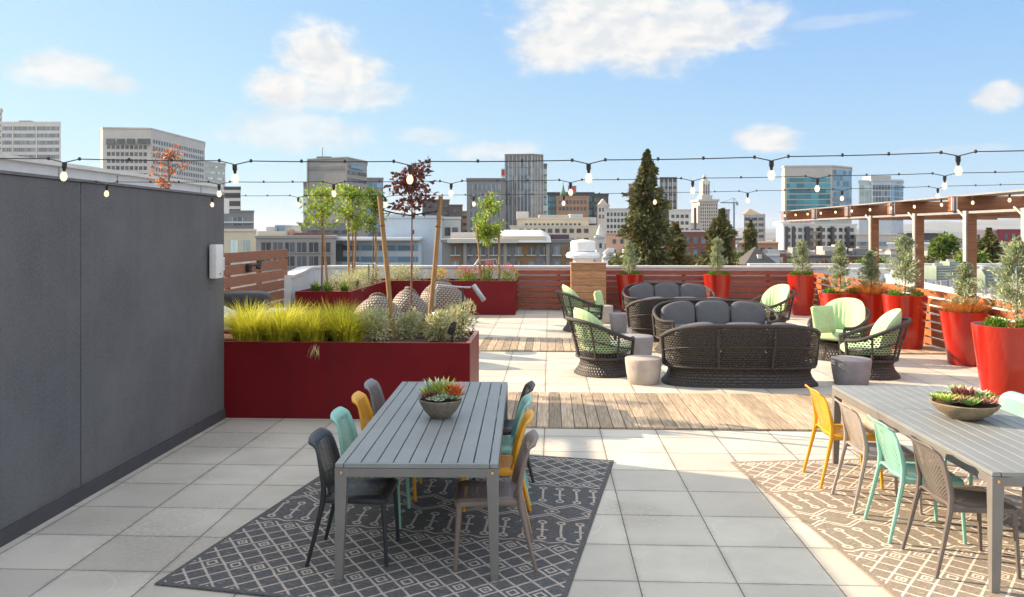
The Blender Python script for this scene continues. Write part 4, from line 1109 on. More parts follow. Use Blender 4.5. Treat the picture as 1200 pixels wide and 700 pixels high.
def building(name, label, pts, ytop, wall, faces, cat='building', depth=18, group=None, cap=True, ztop=None, zb=GRD, roofmat=None):
    """pts: visible front corners [(bearing px, distance m)] left to right; faces: style per segment"""
    P = [(wx(px, Y), Y) for px, Y in pts]; zt = ztop if ztop is not None else wz(ytop, pts[0][1])
    bk = [(x*(1+depth/y), y+depth) for x, y in P[::-1]]
    if len(P) > 2: ym = max(p[1] for p in P)+depth; bk = [(P[-1][0]*ym/P[-1][1], ym), (P[0][0]*ym/P[0][1], ym)]
    T = thing(name, label, cat, (P[0][0], P[0][1], zb), 0, group)
    lo = lambda x, y, z=0: (x-P[0][0], y-P[0][1], z-zb)
    q = MB(); q.prism([lo(*p)[:2] for p in P+bk], 0, zt-zb); q.build('wall', wall, T)
    if cap:
        cx = sum(p[0] for p in P+bk)/len(P+bk); cy = sum(p[1] for p in P+bk)/len(P+bk)
        e = .10+.0006*P[0][1]
        pr = []
        for x, y in P+bk:
            d = Vector((x-cx, y-cy)).normalized(); pr.append(lo(x+d.x*e, y+d.y*e)[:2])
        q = MB(); q.prism(pr, zt-zb+.01, zt-zb+max(.35, .0018*P[0][1])); q.build('roof', roofmat or wall, T)
    nwin = 0; extra = []
    for (A, B), st in zip(zip(P[:-1], P[1:]), faces):
        if not st: continue
        A, B = Vector(A), Vector(B); L = (B-A).length; t = (B-A)/L; ang = math.atan2(t.y, t.x)
        fl = st.get('fl', 3.6); top = st.get('top', 2.0); wh = st.get('wh', 1.8); m0 = st.get('m', .8); Y = A.y
        zmin = max(zb+3, wz(st.get('ymin', 322), Y)); z = zt-top-wh/2; row = 0; off = st.get('off', .06)
        while z-wh/2 > zmin and row < st.get('rows', 60):
            if st['k'] == 'band':
                o = link('window_band', win_mesh(L-2*m0, wh, st['g'], .15), T, lo(A.x+t.x*L/2, A.y+t.y*L/2, z), ang); nwin += 1
            else:
                ww = st.get('ww', 1.5); sp = st.get('sp', 3.0); n = max(1, int((L-2*m0)/sp)); s0 = (L-n*sp)/2+sp/2
                for i in range(n):
                    if st.get('skip') and (i*7+row*3) % st['skip'] == 0: continue
                    px_, py_ = A.x+t.x*(s0+i*sp), A.y+t.y*(s0+i*sp)
                    if nwin < 99:
                        o = link('window', win_mesh(ww, wh, st['g'], .08), T, lo(px_, py_, z), ang); nwin += 1
                        if st.get('frame'):
                            q = MB(); f = st['frame']; q.box((0,-.10,-wh/2-.06), (ww+.3,.24,.12)); q.box((0,-.105,0), (.07,.05,wh))
                            q.build('sill', f, o)
                    else: extra.append((px_, py_, z, ang, ww, wh, st['g']))
            z -= fl; row += 1
        if st.get('ribs'):
            n = int(L/st['ribs']); q = MB(); hh = st.get('ribh', zt-zmin)
            for i in range(n+1):
                s = L*i/n; q.box((lo(A.x+t.x*s, A.y+t.y*s)[0]+t.y*.2, lo(A.x+t.x*s, A.y+t.y*s)[1]-t.x*.2, zt-zb-hh/2-st.get('ribtop', 0)), (st.get('ribw', .5), .5, hh), ang)
            q.build('facade_ribs', st.get('ribm', wall), T)
        if st.get('balc'):
            pass
    if extra:
        q = MB()
        for x, y, z, ang, ww, wh, g in extra:
            l = lo(x, y, z); hx = ww/2; c, s = math.cos(ang), math.sin(ang)
            def tr(a, b, cc): return (l[0]+a*c-b*s, l[1]+a*s+b*c, l[2]+cc)
            k = len(q.v)
            q.add([tr(-hx,-.08,-wh/2), tr(hx,-.08,-wh/2), tr(hx,-.08,wh/2), tr(-hx,-.08,wh/2), tr(-hx,.02,wh/2), tr(hx,.02,wh/2)], [(0,1,2,3),(3,2,5,4)], [(0+k*3,0),(ww+k*3,0),(ww+k*3,1),(k*3,1),(k*3,1),(ww+k*3,1)])
        o = q.build('window', extra[0][6], T); o['kind'] = 'stuff'
    T['zt'] = zt
    return T
def roofbox(T, px0, px1, ytop, ybot, Y, mat, name='roof_box', dep=8):
    x0, x1 = wx(px0, Y), wx(px1, Y); z0, z1 = wz(ybot, Y), wz(ytop, Y)
    q = MB(); q.box(((x0+x1)/2-T.location.x, Y+dep/2-T.location.y, (z0+z1)/2-T.location.z), (x1-x0, dep, z1-z0)); return q.build(name, mat, T)
G = dict(blue=glassmat('glass_blue', (.10,.15,.20), 1.6, (.35,.36,.37)), dark=glassmat('glass_dark', (.05,.06,.075)), teal=glassmat('glass_teal', (.03,.20,.25), 3.0, (.10,.18,.21), .2),
         tealdk=glassmat('glass_deep_teal', (.02,.10,.13), 3.2, (.04,.12,.15), .2), grid=glassmat('glass_grid', (.12,.16,.19), 2.0, (.42,.45,.47)), pale=glassmat('glass_pale', (.40,.52,.50), 2.5, (.5,.55,.55)),
         sky=glassmat('glass_sky', (.10,.22,.34), 2.4, (.2,.3,.38), .2))
K = dict(white=fac('facade_white', (.55,.55,.53)), cream=fac('facade_cream', (.55,.50,.40)), beige=fac('facade_beige', (.53,.51,.475)), conc=fac('facade_concrete', (.27,.27,.265)), grey=fac('facade_grey', (.19,.195,.205)),
         brown=fac('facade_brown', (.115,.10,.098)), tan=fac('facade_tan', (.32,.20,.135)), brick=fac('facade_brick', (.20,.075,.055)), rust=fac('facade_rust', (.24,.14,.075)), blue=fac('facade_pale_blue', (.42,.49,.56)),
         dark=fac('facade_dark', (.06,.065,.075)), red=fac('facade_wine', (.20,.03,.045)), pink=fac('facade_pink', (.45,.30,.24)), roof=fac('roof_light', (.55,.55,.54)), purple=fac('facade_purple', (.10,.06,.085)),
         limestone=fac('facade_limestone', (.44,.43,.41)), pyr=fac('roof_tan', (.30,.24,.17)), charcoal=fac('roof_charcoal', (.07,.07,.072)))
def band(g='blue', **kw): return dict(k='band', g=G[g], **kw)
def pun(g='dark', **kw): return dict(k='punch', g=G[g], **kw)
# --- left group
T = building('office_block', 'white and blue ribbon windowed slab at the far left of the skyline', [(-40,640),(70.5,640)], 144.5, K['white'], [band(fl=5.6, wh=3.1, top=2.6, m=.6, ymin=200, ribs=16.5, ribw=.9)], depth=22)
roofbox(T, 22, 36, 141.5, 144, 645, K['grey'])
building('office_tower', 'narrow tower slice cut by the left edge of the picture', [(-60,560),(2.5,560)], 129, K['beige'], [band(fl=4, wh=1.5, ymin=200)], depth=12)
T = building('office_tower', 'broad beige office tower with a chamfered corner behind the orange leafed tree', [(117.5,443),(120.5,437),(177,440),(240,508)], 152.5, K['beige'],
     [None, pun(fl=3.75, wh=2.1, ww=1.75, sp=2.35, top=8.8, m=.8, ymin=210), pun(fl=3.75, wh=2.1, ww=2.0, sp=3.1, top=5.2, m=1, ymin=215)], depth=26)
for i in range(4):
    x0 = (125, 137.5, 149, 161.5)[i]; x1 = (135, 146.5, 158.5, 176.5)[i]
    Y = 437.2+.05*i; q = MB(); q.box((wx((x0+x1)/2, Y)-T.location.x, Y-.3-T.location.y, wz(166, Y)-T.location.z), (wx(x1, Y)-wx(x0, Y), .6, 2.9)); q.build('tall_window', G['dark'], T)
building('office_block', 'pale ribbed office block right of the beige tower', [(240,620),(264,640)], 190.5, K['limestone'], [band('pale', fl=4.5, wh=1.6, ymin=240)])
building('office_tower', 'dark banded tower rising behind the end of the stucco wall', [(263,330),(282,330)], 220.5, K['dark'], [dict(k='band', g=K['white'], fl=3.3, wh=1.2, top=.8, m=.1, ymin=258)])
T = building('office_block', 'charcoal stepped office building with a row of windows above the cream building', [(258,240),(297.5,240)], 248.5, K['grey'], [pun('blue', fl=5.2, wh=2.4, ww=2.1, sp=2.9, top=1.6, rows=1)])
for yy in (260.5, 269): roofbox(T, 262, 296, yy-.7, yy+1.0, 239, K['white'], 'white_band', .9)
building('cream_building', 'cream building with tall windows just above the slat screen', [(262,120),(300.5,120)], 271.5, K['cream'], [pun('pale', fl=2.6, wh=2.1, ww=1.15, sp=1.75, top=1.3, m=.4, frame=K['white'])], cap=True)
T = building('loft_building', 'grey concrete loft building with big square windows left of the young trees', [(300,100),(393.5,100)], 279.5, K['conc'], [pun('dark', fl=1.72, wh=1.22, ww=1.12, sp=1.47, top=.5, m=.2, frame=K['conc'])], depth=12)
roofbox(T, 302, 335, 271, 279, 104, K['cream']); roofbox(T, 312, 322, 266, 271, 106, K['limestone']); roofbox(T, 322, 334, 264, 271, 107, G['sky'], 'glass_house'); roofbox(T, 345, 372, 273, 279, 104, K['brick']); roofbox(T, 338, 343, 269, 279, 105, K['pink'], 'chimney', 1)
T = building('office_tower', 'tall grey concrete tower with a blue strip sign near its roofline', [(361,300),(406.5,292),(430,310)], 188, K['conc'], [dict(k='band', g=K['grey'], fl=4, wh=1.2, top=2.6, rows=1, m=.5, ribs=9), band('dark', fl=2.75, wh=1.25, top=4.2, ymin=262, m=.6)], depth=16)
a = Vector((wx(409.5,293.5), 293.5)); q = MB()
seg = Vector((wx(428,309), 308.8))-a; q.box((a.x+seg.x*.45-T.location.x+.25, a.y+seg.y*.45-T.location.y-.2, wz(194.5,293)-T.location.z), (seg.length*.82, .3, 1.2), math.atan2(seg.y, seg.x)); q.build('blue_sign', base_mat('sign_blue', (.12,.32,.5), .5), T)
roofbox(T, 371, 387, 183.5, 188, 302, K['grey']); 
q = MB(); q.tube([(wx(378,303)-T.location.x, 3, wz(186,303)-T.location.z), (wx(378,303)-T.location.x, 3, wz(173,303)-T.location.z)], .12, 5); q.build('antenna', M['black'], T)
building('office_block', 'low dark grey wing at the foot of the concrete tower', [(350,270),(420,270)], 263, K['grey'], [band('dark', fl=3.5, wh=1.2, m=3)], depth=12)
building('office_block', 'narrow green glass building at the left side of the concrete tower', [(355.5,330),(361,330)], 215, K['grey'], [band('pale', fl=3.6, wh=2.4, m=.15, ymin=265)], depth=10)
building('office_tower', 'blue glass block behind the bright green trees', [(430,420),(449,420)], 210, K['grey'], [band('sky', fl=4.2, wh=2.6, m=.3, ymin=280)], depth=10)
T = building('apartment_block', 'pale blue modern block with ribbon windows and a flat canopy', [(393,105),(494,104)], 281.5, K['blue'], [band('sky', fl=1.42, wh=.62, top=.7, m=.5)], depth=10)
roofbox(T, 393, 491, 280, 282, 102.5, K['white'], 'canopy', 3)
roofbox(T, 394, 400, 286, 306, 103.5, K['dark'], 'balcony', 1)
T = building('warehouse_block', 'tall blank pale blue block behind the burgundy tree', [(450,112),(518,111)], 256, K['blue'], [pun('dark', fl=2.8, wh=.55, ww=.35, sp=1.2, top=1.6, rows=1, m=4.6)], depth=14)
roofbox(T, 455, 480, 251, 256, 116, K['white']); roofbox(T, 495, 507, 252, 256, 116, K['grey'])
building('white_block', 'small white stepped block right of the right leaning stake', [(518,118),(540,118)], 257, K['white'], [pun('dark', fl=2.2, wh=1.2, ww=.8, sp=1.1, top=1.2, rows=3, m=.1)], depth=8)
building('office_block', 'dark brown stepped office building left of the grid tower', [(495,430),(526.5,430)], 235.5, K['brown'], [band('dark', fl=3.8, wh=1.4, m=.5, ymin=262)], depth=20)
building('office_block', 'lower brown office wing beside the dark stepped one', [(526.5,425),(542,425)], 241.5, K['brown'], [band('dark', fl=3.8, wh=1.4, m=.3, ymin=285)], depth=20)
building('apartment_block', 'thin salmon pink building in the gap left of the grey tower', [(541.5,460),(548,460)], 249, K['tan'], [band('dark', fl=4, wh=1.4, m=.2, ymin=285)], depth=10)
building('office_tower', 'grey gridded tower behind the back planter tree', [(547,380),(591.5,380)], 210.5, K['grey'], [pun('blue', fl=4.3, wh=2.9, ww=1.5, sp=2.15, top=2.2, m=.4, ymin=288)], depth=20)
T = building('office_tower', 'tallest dark glass tower with a fine white grid at the centre', [(592,400),(623,398),(636,402)], 182.5, K['grey'], [band('blue', fl=3.7, wh=3.2, top=2.6, m=.2, ymin=285, ribs=1.65, ribw=.38, ribm=K['limestone']), band('blue', fl=3.7, wh=3.2, top=2.6, m=.2, ymin=285, ribs=1.65, ribw=.38, ribm=K['limestone'])], depth=16)
building('office_tower', 'slim pale green glass slab behind the tallest tower', [(634,410),(641,410)], 193.5, K['grey'], [band('pale', fl=3.7, wh=2.8, m=.1, ymin=270)], depth=10)
T = thing('roof_sign', 'red and white rooftop sign left of the tallest tower', 'sign', (wx(590,415), 415, wz(212,415)))
q = MB(); q.box((0,0,4.0), (2.3,.6,4.4)); q.build('sign_panel', base_mat('sign_white', (.6,.6,.6), .6), T)
q = MB(); q.box((0,-.4,4.2), (1.9,.2,3.0)); q.build('sign_emblem', base_mat('sign_red', (.45,.02,.03), .5), T)
q = MB(); q.box((0,0,.9), (.3,.3,1.8)); q.build('mast', M['black'], T)
building('office_block', 'broad teal glass block behind the tan brick hotel', [(641.5,520),(696,520)], 227, K['dark'], [band('teal', fl=4.2, wh=3.2, m=.4, ymin=265)], depth=20)
T = building('hotel_block', 'tan brick slab with rows of small windows', [(652,450),(690,450)], 231.5, K['tan'], [pun('dark', fl=3.6, wh=2.0, ww=1.4, sp=2.0, top=1.6, m=.6, ymin=254)], depth=14)
T = thing('green_spire', 'small green copper spire rising above the teal block', 'spire', (wx(660,470), 470, wz(233,470)))
q = MB(); q.lathe([(1.9,0),(1.8,3.2),(.9,4.6),(.15,8.2)], 8); q.build('spire_roof', base_mat('copper_green', (.06,.17,.12), .7), T)
q = MB(); q.tube([(0,0,8.0),(0,0,9.6)], .12, 6); q.build('finial', M['black'], T)
T = thing('roof_sign', 'dark rooftop sign with a round red emblem over the tan hotel', 'sign', (wx(670.5,455), 455, wz(229,455)))
q = MB(); q.box((0,0,3.0), (4.6,.8,4.6)); q.build('sign_panel', base_mat('sign_slate', (.14,.17,.25), .5), T)
q = MB(); q.lathe([(1.6,0),(1.6,.3)], 24); o = q.build('sign_emblem', base_mat('sign_red2', (.5,.03,.03), .5), T, (0,-.42,3.2)); o.rotation_euler = (R(90),0,0)
building('office_block', 'dark navy glass block right of the tan hotel', [(696,500),(713,500)], 228.5, K['dark'], [band('dark', fl=4, wh=2.6, m=.3, ymin=270)], depth=14)
T = building('landmark_building', 'old stone building with a gabled dormer crown left of the big fir', [(700,430),(714,430)], 241, K['beige'], [pun('dark', fl=3.7, wh=2.0, ww=1.1, sp=1.8, top=1.2, m=.3, ymin=262)], depth=10)
q = MB(); Y = 430; x0, x1 = wx(701,Y)-T.location.x, wx(713,Y)-T.location.x; z0, z1 = wz(240.5,Y)-T.location.z, wz(233,Y)-T.location.z
q.add([(x0,0,z0),(x1,0,z0),(x1,8,z0),(x0,8,z0),((x0+x1)/2,0,z1),((x0+x1)/2,8,z1)], [(0,1,4),(1,2,5,4),(2,3,5),(3,0,4,5)]); q.build('gable_roof', K['beige'], T, fix=True)
building('apartment_block', 'white block with a strict grid of dark square windows', [(708,260),(742,258)], 246, K['white'], [pun('dark', fl=1.95, wh=1.15, ww=.7, sp=1.12, top=.9, m=.4, ymin=275)], depth=12)
T = building('cream_building', 'long cream building with arched window row and a white penthouse', [(606,230),(690,228)], 257, K['cream'], [pun('dark', fl=2.9, wh=1.5, ww=.72, sp=1.25, top=1.2, m=1.6, rows=2)], depth=14)
roofbox(T, 605, 619.5, 248, 257, 234, K['white']); roofbox(T, 632, 668, 252, 257, 236, K['limestone'])
roofbox(T, 668, 683, 251, 262, 232, K['blue'], 'roof_unit'); roofbox(T, 684, 699, 255, 262, 232, K['white'])
building('cream_building', 'lower cream terrace in front of the long cream building', [(598,215),(700,214)], 266, K['cream'], [pun('dark', fl=2.4, wh=1.1, ww=1.2, sp=1.9, top=.5, m=1.2, rows=3)], depth=9)
# near grey and rust block behind the back fence
T = building('apartment_building', 'grey and rust brown apartment building right behind the back parapet', [(518,78),(683,78)], 285, K['grey'], [pun('blue', fl=1.42, wh=.78, ww=.66, sp=1.22, top=.35, m=.2, frame=K['limestone'])], depth=10)
for x0, x1 in ((528,541),(605,628),(658,682)):
    roofbox(T, x0, x1, 286.5, 330, 77.95, K['rust'], 'rust_panel', .04)
for x0, x1 in ((543,547),(590,594),(640,644)): roofbox(T, x0, x1, 285.5, 330, 77.6, K['conc'], 'pilaster', .38)
roofbox(T, 524, 606, 280, 285, 77, K['beige'], 'roof_slab', 9); roofbox(T, 528, 562, 272.5, 281, 82, K['beige'], 'penthouse', 6)
roofbox(T, 643, 667, 275, 283.5, 80, K['purple'], 'penthouse', 6)
q = MB(); Y = 79; n = 14
def arc(i, t):
    px = 585+60*i; zc = wz(284, Y)+ (wz(269.5, Y)-wz(284, Y))*(1-abs(t*2-1)**2.2)*(1 if i < .86 else 1-(i-.86)*3)
    return (wx(px, Y)-T.location.x, (t-.1)*9, zc-T.location.z)
q.grid(arc, 12, 12); q.build('curved_roof', K['roof'], T, smooth=True, ang=80)
roofbox(T, 585, 640, 277, 285, 77.5, K['cream'], 'fascia', 6)
# turret
T = building('turret', 'small white church turret with one dark window behind the roof vent', [(699,120),(708.5,120)], 278, K['white'], [pun('dark', fl=4, wh=.7, ww=.35, sp=.9, top=.9, rows=1, m=.1)], depth=1.3)
q = MB(); q.lathe([(.62,0),(.55,.5),(.35,1.1),(.0,2.0)], 12); q.build('dome', K['white'], T, ((wx(703.7,120)-T.location.x), .65, wz(277.5,120)-GRD), smooth=True)
roofbox(T, 697.5, 710, 277, 278.6, 119.8, K['white'], 'cornice', 1.7)
building('pink_building', 'faded pink rendered building between turret and fir', [(710,170),(748,168)], 275, K['pink'], [pun('dark', fl=2.2, wh=.9, ww=.7, sp=1.6, top=1, m=.4)], depth=10)
building('office_tower', 'tan stone tower showing left of the big fir', [(737,420),(760,420)], 217, K['tan'], [pun('dark', fl=3.6, wh=1.9, ww=1.2, sp=2.1, top=1.6, ymin=262)], depth=14)
building('office_tower', 'slate blue glass tower right of the big fir', [(773,470),(793,470)], 209.5, K['dark'], [band('blue', fl=4.0, wh=2.6, m=.3, ymin=245, ribs=2.4, ribw=.5, ribm=K['limestone'])], depth=16)
T = building('office_block', 'beige block with ribbon rows beside the black chimney', [(784,330),(809.5,330)], 247, K['beige'], [pun('dark', fl=2.7, wh=1.4, ww=1.3, sp=1.9, top=1.6, m=.4, ymin=273)], depth=14)
T = thing('smokestack', 'tall thin black smokestack left of the clock tower', 'chimney', (wx(814.5,300), 300, GRD))
q = MB(); q.lathe([(.62,0),(.5,wz(243.5,300)-GRD)], 14); q.build('stack', K['dark'], T, smooth=True)
# --- clock tower
Y = 420; T = thing('clock_tower', 'pale stone city hall tower with stepped clock shaft and small cupola', 'tower', (wx(830.5,Y), Y, GRD))
def tz(py): return wz(py, Y)-GRD
def tw(a, b): return (b-a)*Y/FOC
q = MB(); q.box((0, 9, (tz(236)+0)/2), (tw(820,841.5), 18, tz(236))); b0 = q.build('office_shaft', K['limestone'], T)
q = MB(); q.box((0, 9, tz(235)), (tw(818.5,843), 19.5, tz(233.6)-tz(236.2))); q.build('cornice', K['limestone'], T)
q = MB(); q.box((0, 9, (tz(228.5)+tz(233.6))/2), (tw(824.5,837), 11, tz(228.5)-tz(233.6))); q.build('middle_tier', K['limestone'], T)
q = MB(); q.box((0, 9, (tz(211.5)+tz(228.5))/2), (tw(827,835.5), 8, tz(211.5)-tz(228.5))); sh_ = q.build('clock_shaft', K['limestone'], T)
for s in (-1.2, 0, 1.2):
    q = MB(); q.box((s, 4.97, (tz(215)+tz(227))/2), (.45, .15, tz(215)-tz(227))); q.build('slit_window', G['dark'], sh_)
q = MB(); q.lathe([(1.1,0),(1.1,.1)], 20); c = q.build('clock_face', base_mat('clock_white', (.7,.68,.6), .6), T, (0, 4.96, tz(213.6)), smooth=True, ang=40); c.rotation_euler = (R(90), 0, 0)
q = MB(); q.box((.0,.0,.13), (.08,1.5,.05)); q.box((.35,0,.13), (.7,.08,.05)); q.build('clock_hands', M['black'], c)
q = MB(); q.lathe([(1.9,0),(1.7,.9),(1.35,1.2),(1.3,2.0),(.9,2.6),(.1,3.9)], 12, (0, 9, tz(211.5))); q.build('cupola', K['limestone'], T, smooth=True)
k = 0
for i in range(8):
    for r in range(9):
        x = (-3.5+i)*1.13; z = tz(236)-2.0-r*1.75
        link('window', win_mesh(.55, 1.1, G['dark'], .08), T, (x, 0, z)); k += 1
building('office_block', 'grey block partly behind the clock tower base', [(838,470),(855,470)], 247, K['conc'], [pun('dark', fl=4, wh=1.8, ww=1.4, sp=2.2, m=.5, ymin=266)], depth=10)
building('office_block', 'low white block at the left foot of the clock tower', [(806,350),(822,350)], 263, K['limestone'], [band('dark', fl=3, wh=1, m=.4)], depth=10)
T = thing('tower_crane', 'thin tower crane on the skyline right of the clock tower', 'crane', (wx(860,600), 600, GRD))
q = MB(); h = wz(238,600)-GRD; q.box((0,0,h/2), (1.2,1.2,h)); q.build('mast', base_mat('crane_blue', (.12,.2,.3), .5), T)
q = MB(); q.box((-3.5,0,h+.2), (13,.9,.8)); q.tube([(0,0,h+3.6),(-9,0,h+.4)], .15, 5); q.tube([(0,0,h+3.6),(2.8,0,h+.4)], .15, 5); q.tube([(0,0,h),(0,0,h+3.8)], .3, 5); q.build('jib', MATS['crane_blue'], T)
q = MB(); q.box((2.4,0,h-.9), (1.6,1.2,1.8)); q.build('counterweight', K['conc'], T)
T = building('office_tower', 'beige banded office tower with a tan pyramid roof', [(871.5,330),(896,330)], 252.5, K['limestone'], [band('dark', fl=2.35, wh=1.2, top=.9, m=.5, ymin=283, ribs=2.4, ribw=.35)], depth=8.5)
q = MB(); x0, x1 = wx(873,330)-T.location.x, wx(892,330)-T.location.x; z0 = wz(252,330)-GRD+.4
q.add([(x0,.4,z0),(x1,.4,z0),(x1,8,z0),(x0,8,z0),((x0+x1)/2,4.2,z0+2.3)], [(0,1,4),(1,2,4),(2,3,4),(3,0,4)]); q.build('pyramid_roof', K['pyr'], T, fix=True)
# right group
T = building('office_tower', 'wide teal glass tower with a pale edge frame', [(916,352),(919.5,345),(975.5,343),(998,352)], 197.5, K['limestone'], [None, band('teal', fl=2.35, wh=1.85, top=4.6, m=.9, ymin=262), band('sky', fl=2.35, wh=2.0, top=1.2, m=.15, ymin=262)], depth=18)
roofbox(T, 934, 941, 195, 197.5, 350, K['dark']); roofbox(T, 961, 986, 194.2, 197, 350, K['beige'])
T = building('office_tower', 'stepped blue and white glass tower right of the teal one', [(1006.5,430),(1021,429),(1022,427),(1044,427),(1058.5,434)], 213, K['blue'], [band('pale', fl=3.2, wh=2.5, m=.3, ymin=248), None, band('blue', fl=3.2, wh=2.5, m=.4, ymin=262), band('sky', fl=3.2, wh=2.6, m=.2, ymin=262)], depth=14)
roofbox(T, 1020.5, 1044, 206, 213, 427.4, K['limestone'], 'crown_frame', 10); roofbox(T, 1044.5, 1058, 210.5, 213, 430, K['blue'], 'crown_step', 8)
T = building('apartment_block', 'white and charcoal chequered apartment block left of the pergola', [(909.5,262),(918,258),(1004,262)], 264, K['white'], [None, pun('dark', fl=2.22, wh=1.25, ww=1.25, sp=2.0, top=.9, m=.3, ymin=305)], depth=18)
for x0, x1 in ((920.5,924),(929,932),(945,949),(960.5,963.5),(975,978),(993,996)): roofbox(T, x0, x1, 265.5, 330, 257.8 if x0 < 950 else 259.3, K['dark'], 'dark_strip', 1.3)
for x0, x1, yy in ((948,962,272),(948,962,281),(952,962,289),(948,962,298)): roofbox(T, x0, x1, yy-.9, yy+.9, 258.2, K['tan'] if yy != 272 else K['pyr'], 'balcony', 2.4)
roofbox(T, 915, 955, 260, 264.5, 266, K['white'])
T = thing('roof_sign', 'small red letter sign on the roof of the chequered apartments', 'sign', (wx(938,264), 264, wz(262,264)))
for i in range(9):
    if i == 5: continue
    q = MB(); hh = 1.0; q.box((-3.0+i*.78, 0, .9), (.16, .15, hh)); q.box((-2.78+i*.78, 0, .9+(.42 if i % 2 else -.42)), (.36, .15, .16)); q.box((-2.8+i*.78, 0, .9), (.3, .15, .15)); q.build('sign_letter', MATS['sign_red'], T)
q = MB(); q.box((0,.2,.25), (7,.1,.15)); q.build('sign_rail', M['black'], T)
building('white_block', 'white townhouses with dark openings seen under the pergola', [(1040,190),(1118,188)], 287, K['white'], [pun('dark', fl=2.6, wh=1.6, ww=1.1, sp=2.3, top=.7, m=.5)], depth=12)
building('office_block', 'low dark glazed building seen behind the pergola posts', [(1052,300),(1104,300)], 275, K['dark'], [band('blue', fl=3, wh=1.4, m=.5)], depth=14)
building('office_block', 'white low block under the blue glass tower', [(1003,250),(1056,250)], 276, K['limestone'], [band('sky', fl=3, wh=1.2, m=.5)], depth=14)
building('apartment_block', 'cream block with vertical white strips right of the second pergola post', [(1131,240),(1170,240)], 271, K['beige'], [pun('dark', fl=2.4, wh=1.5, ww=.7, sp=1.9, top=1, m=.4)], depth=12)
T = building('apartment_block', 'wine red apartment block at the right edge', [(1169,235),(1240,235)], 270.5, K['red'], [pun('blue', fl=2.3, wh=1.5, ww=.8, sp=2.1, top=1, m=.4)], depth=12)
building('brick_building', 'red brick building between the firs', [(796,150),(862,150)], 272, K['brick'], [pun('blue', fl=2.4, wh=1.3, ww=.8, sp=1.5, top=.9, m=.4)], depth=16, roofmat=K['roof'])
building('brick_building', 'low brick terrace behind the dark roofed house', [(866,190),(912,190)], 286, K['tan'], [pun('dark', fl=2.4, wh=1.2, ww=.9, sp=1.8, top=.9, m=.4)], depth=16)
# dark hipped roof house
T = building('hipped_house', 'house with a steep charcoal hipped roof and white dormer', [(874,100),(910,100)], 311, K['limestone'], [pun('dark', fl=2.6, wh=1.0, ww=.6, sp=1.1, top=.6, m=.2)], depth=5, cap=False)
q = MB(); x0, x1 = wx(872,100)-T.location.x, wx(912,100)-T.location.x; z0 = wz(310.5,100)-GRD; z1 = wz(290,100)-GRD
q.add([(x0,-.3,z0),(x1,-.3,z0),(x1,5.3,z0),(x0,5.3,z0),((x0+x1)/2,2.2,z1),((x0+x1)/2,2.8,z1)], [(0,1,4),(1,2,5,4),(2,3,5),(3,0,4,5),(3,2,1,0)]); q.build('roof', K['charcoal'], T, fix=True)
q = MB(); q.box(((x0+x1)/2, .9, (z0+z1)/2-.1), (.5,.8,.5)); q.build('dormer', K['white'], T)

# ordinary low roofs filling the middle distance, individually placed
r2 = random.Random(11); cols = [K[k] for k in ('cream','beige','white','pink','tan','brick','limestone','conc','blue','rust','grey')]
desc = {'facade_cream':'cream','facade_beige':'beige','facade_white':'white','facade_pink':'pale pink','facade_tan':'tan','facade_brick':'brick red','facade_limestone':'light stone','facade_concrete':'concrete grey','facade_pale_blue':'pale blue','facade_rust':'rust brown','facade_grey':'slate grey'}
near_by = [(700,'near the turret'),(760,'below the big fir'),(800,'right of the big fir'),(850,'below the clock tower'),(900,'near the hipped roof'),(1000,'below the chequered apartments'),(1060,'behind the first pergola post'),(1120,'between the pergola posts'),(1300,'at the right edge')]
LASTB = [None]
rowsd = [(520,283,'farthest'),(400,286,'far'),(300,290,'mid distance'),(215,295,'nearer'),(150,302,'nearest')]
for Y, yt, dn in rowsd:
    px = 690+r2.uniform(0,20)
    while px < 1230:
        w = r2.uniform(16, 34)*(1+60/Y); top = yt+r2.uniform(-2.5, 3.5); m = r2.choice(cols); where = [t for x, t in near_by if px+w/2 < x+35][0]
        if 740 < px < 752 and Y < 260: px += w; continue
        LASTB[0] = building('low_rise', '%s %s low building %s' % (dn, desc[m.name], where), [(px, Y), (px+w, Y+r2.uniform(-4,4))], top, m, [pun(r2.choice(['dark','blue']), fl=3.0, wh=1.4, ww=1.3, sp=3.0 if Y > 250 else 2.6, top=.9, m=.5, rows=3)], 'building', depth=r2.uniform(10,20), roofmat=r2.choice([K['roof'],K['conc'],K['charcoal'],K['limestone']]), group='low buildings of the middle distance')
        for e_ in range(r2.randint(1, 3)):
            a_ = px+r2.uniform(.15, .6)*w; hh_ = r2.uniform(1.2, 3.0)*FOC/Y; bw_ = r2.uniform(1.5, 4.5)*FOC/Y
            roofbox(bpy.context.scene.objects[LASTB[0].name], a_, a_+bw_, top-hh_*.7, top, Y+r2.uniform(1.5, 5), r2.choice([K['limestone'], K['grey'], K['white'], K['conc']]), 'roof_unit', r2.uniform(1.5, 3.5))
        px += w+r2.uniform(2, 9)

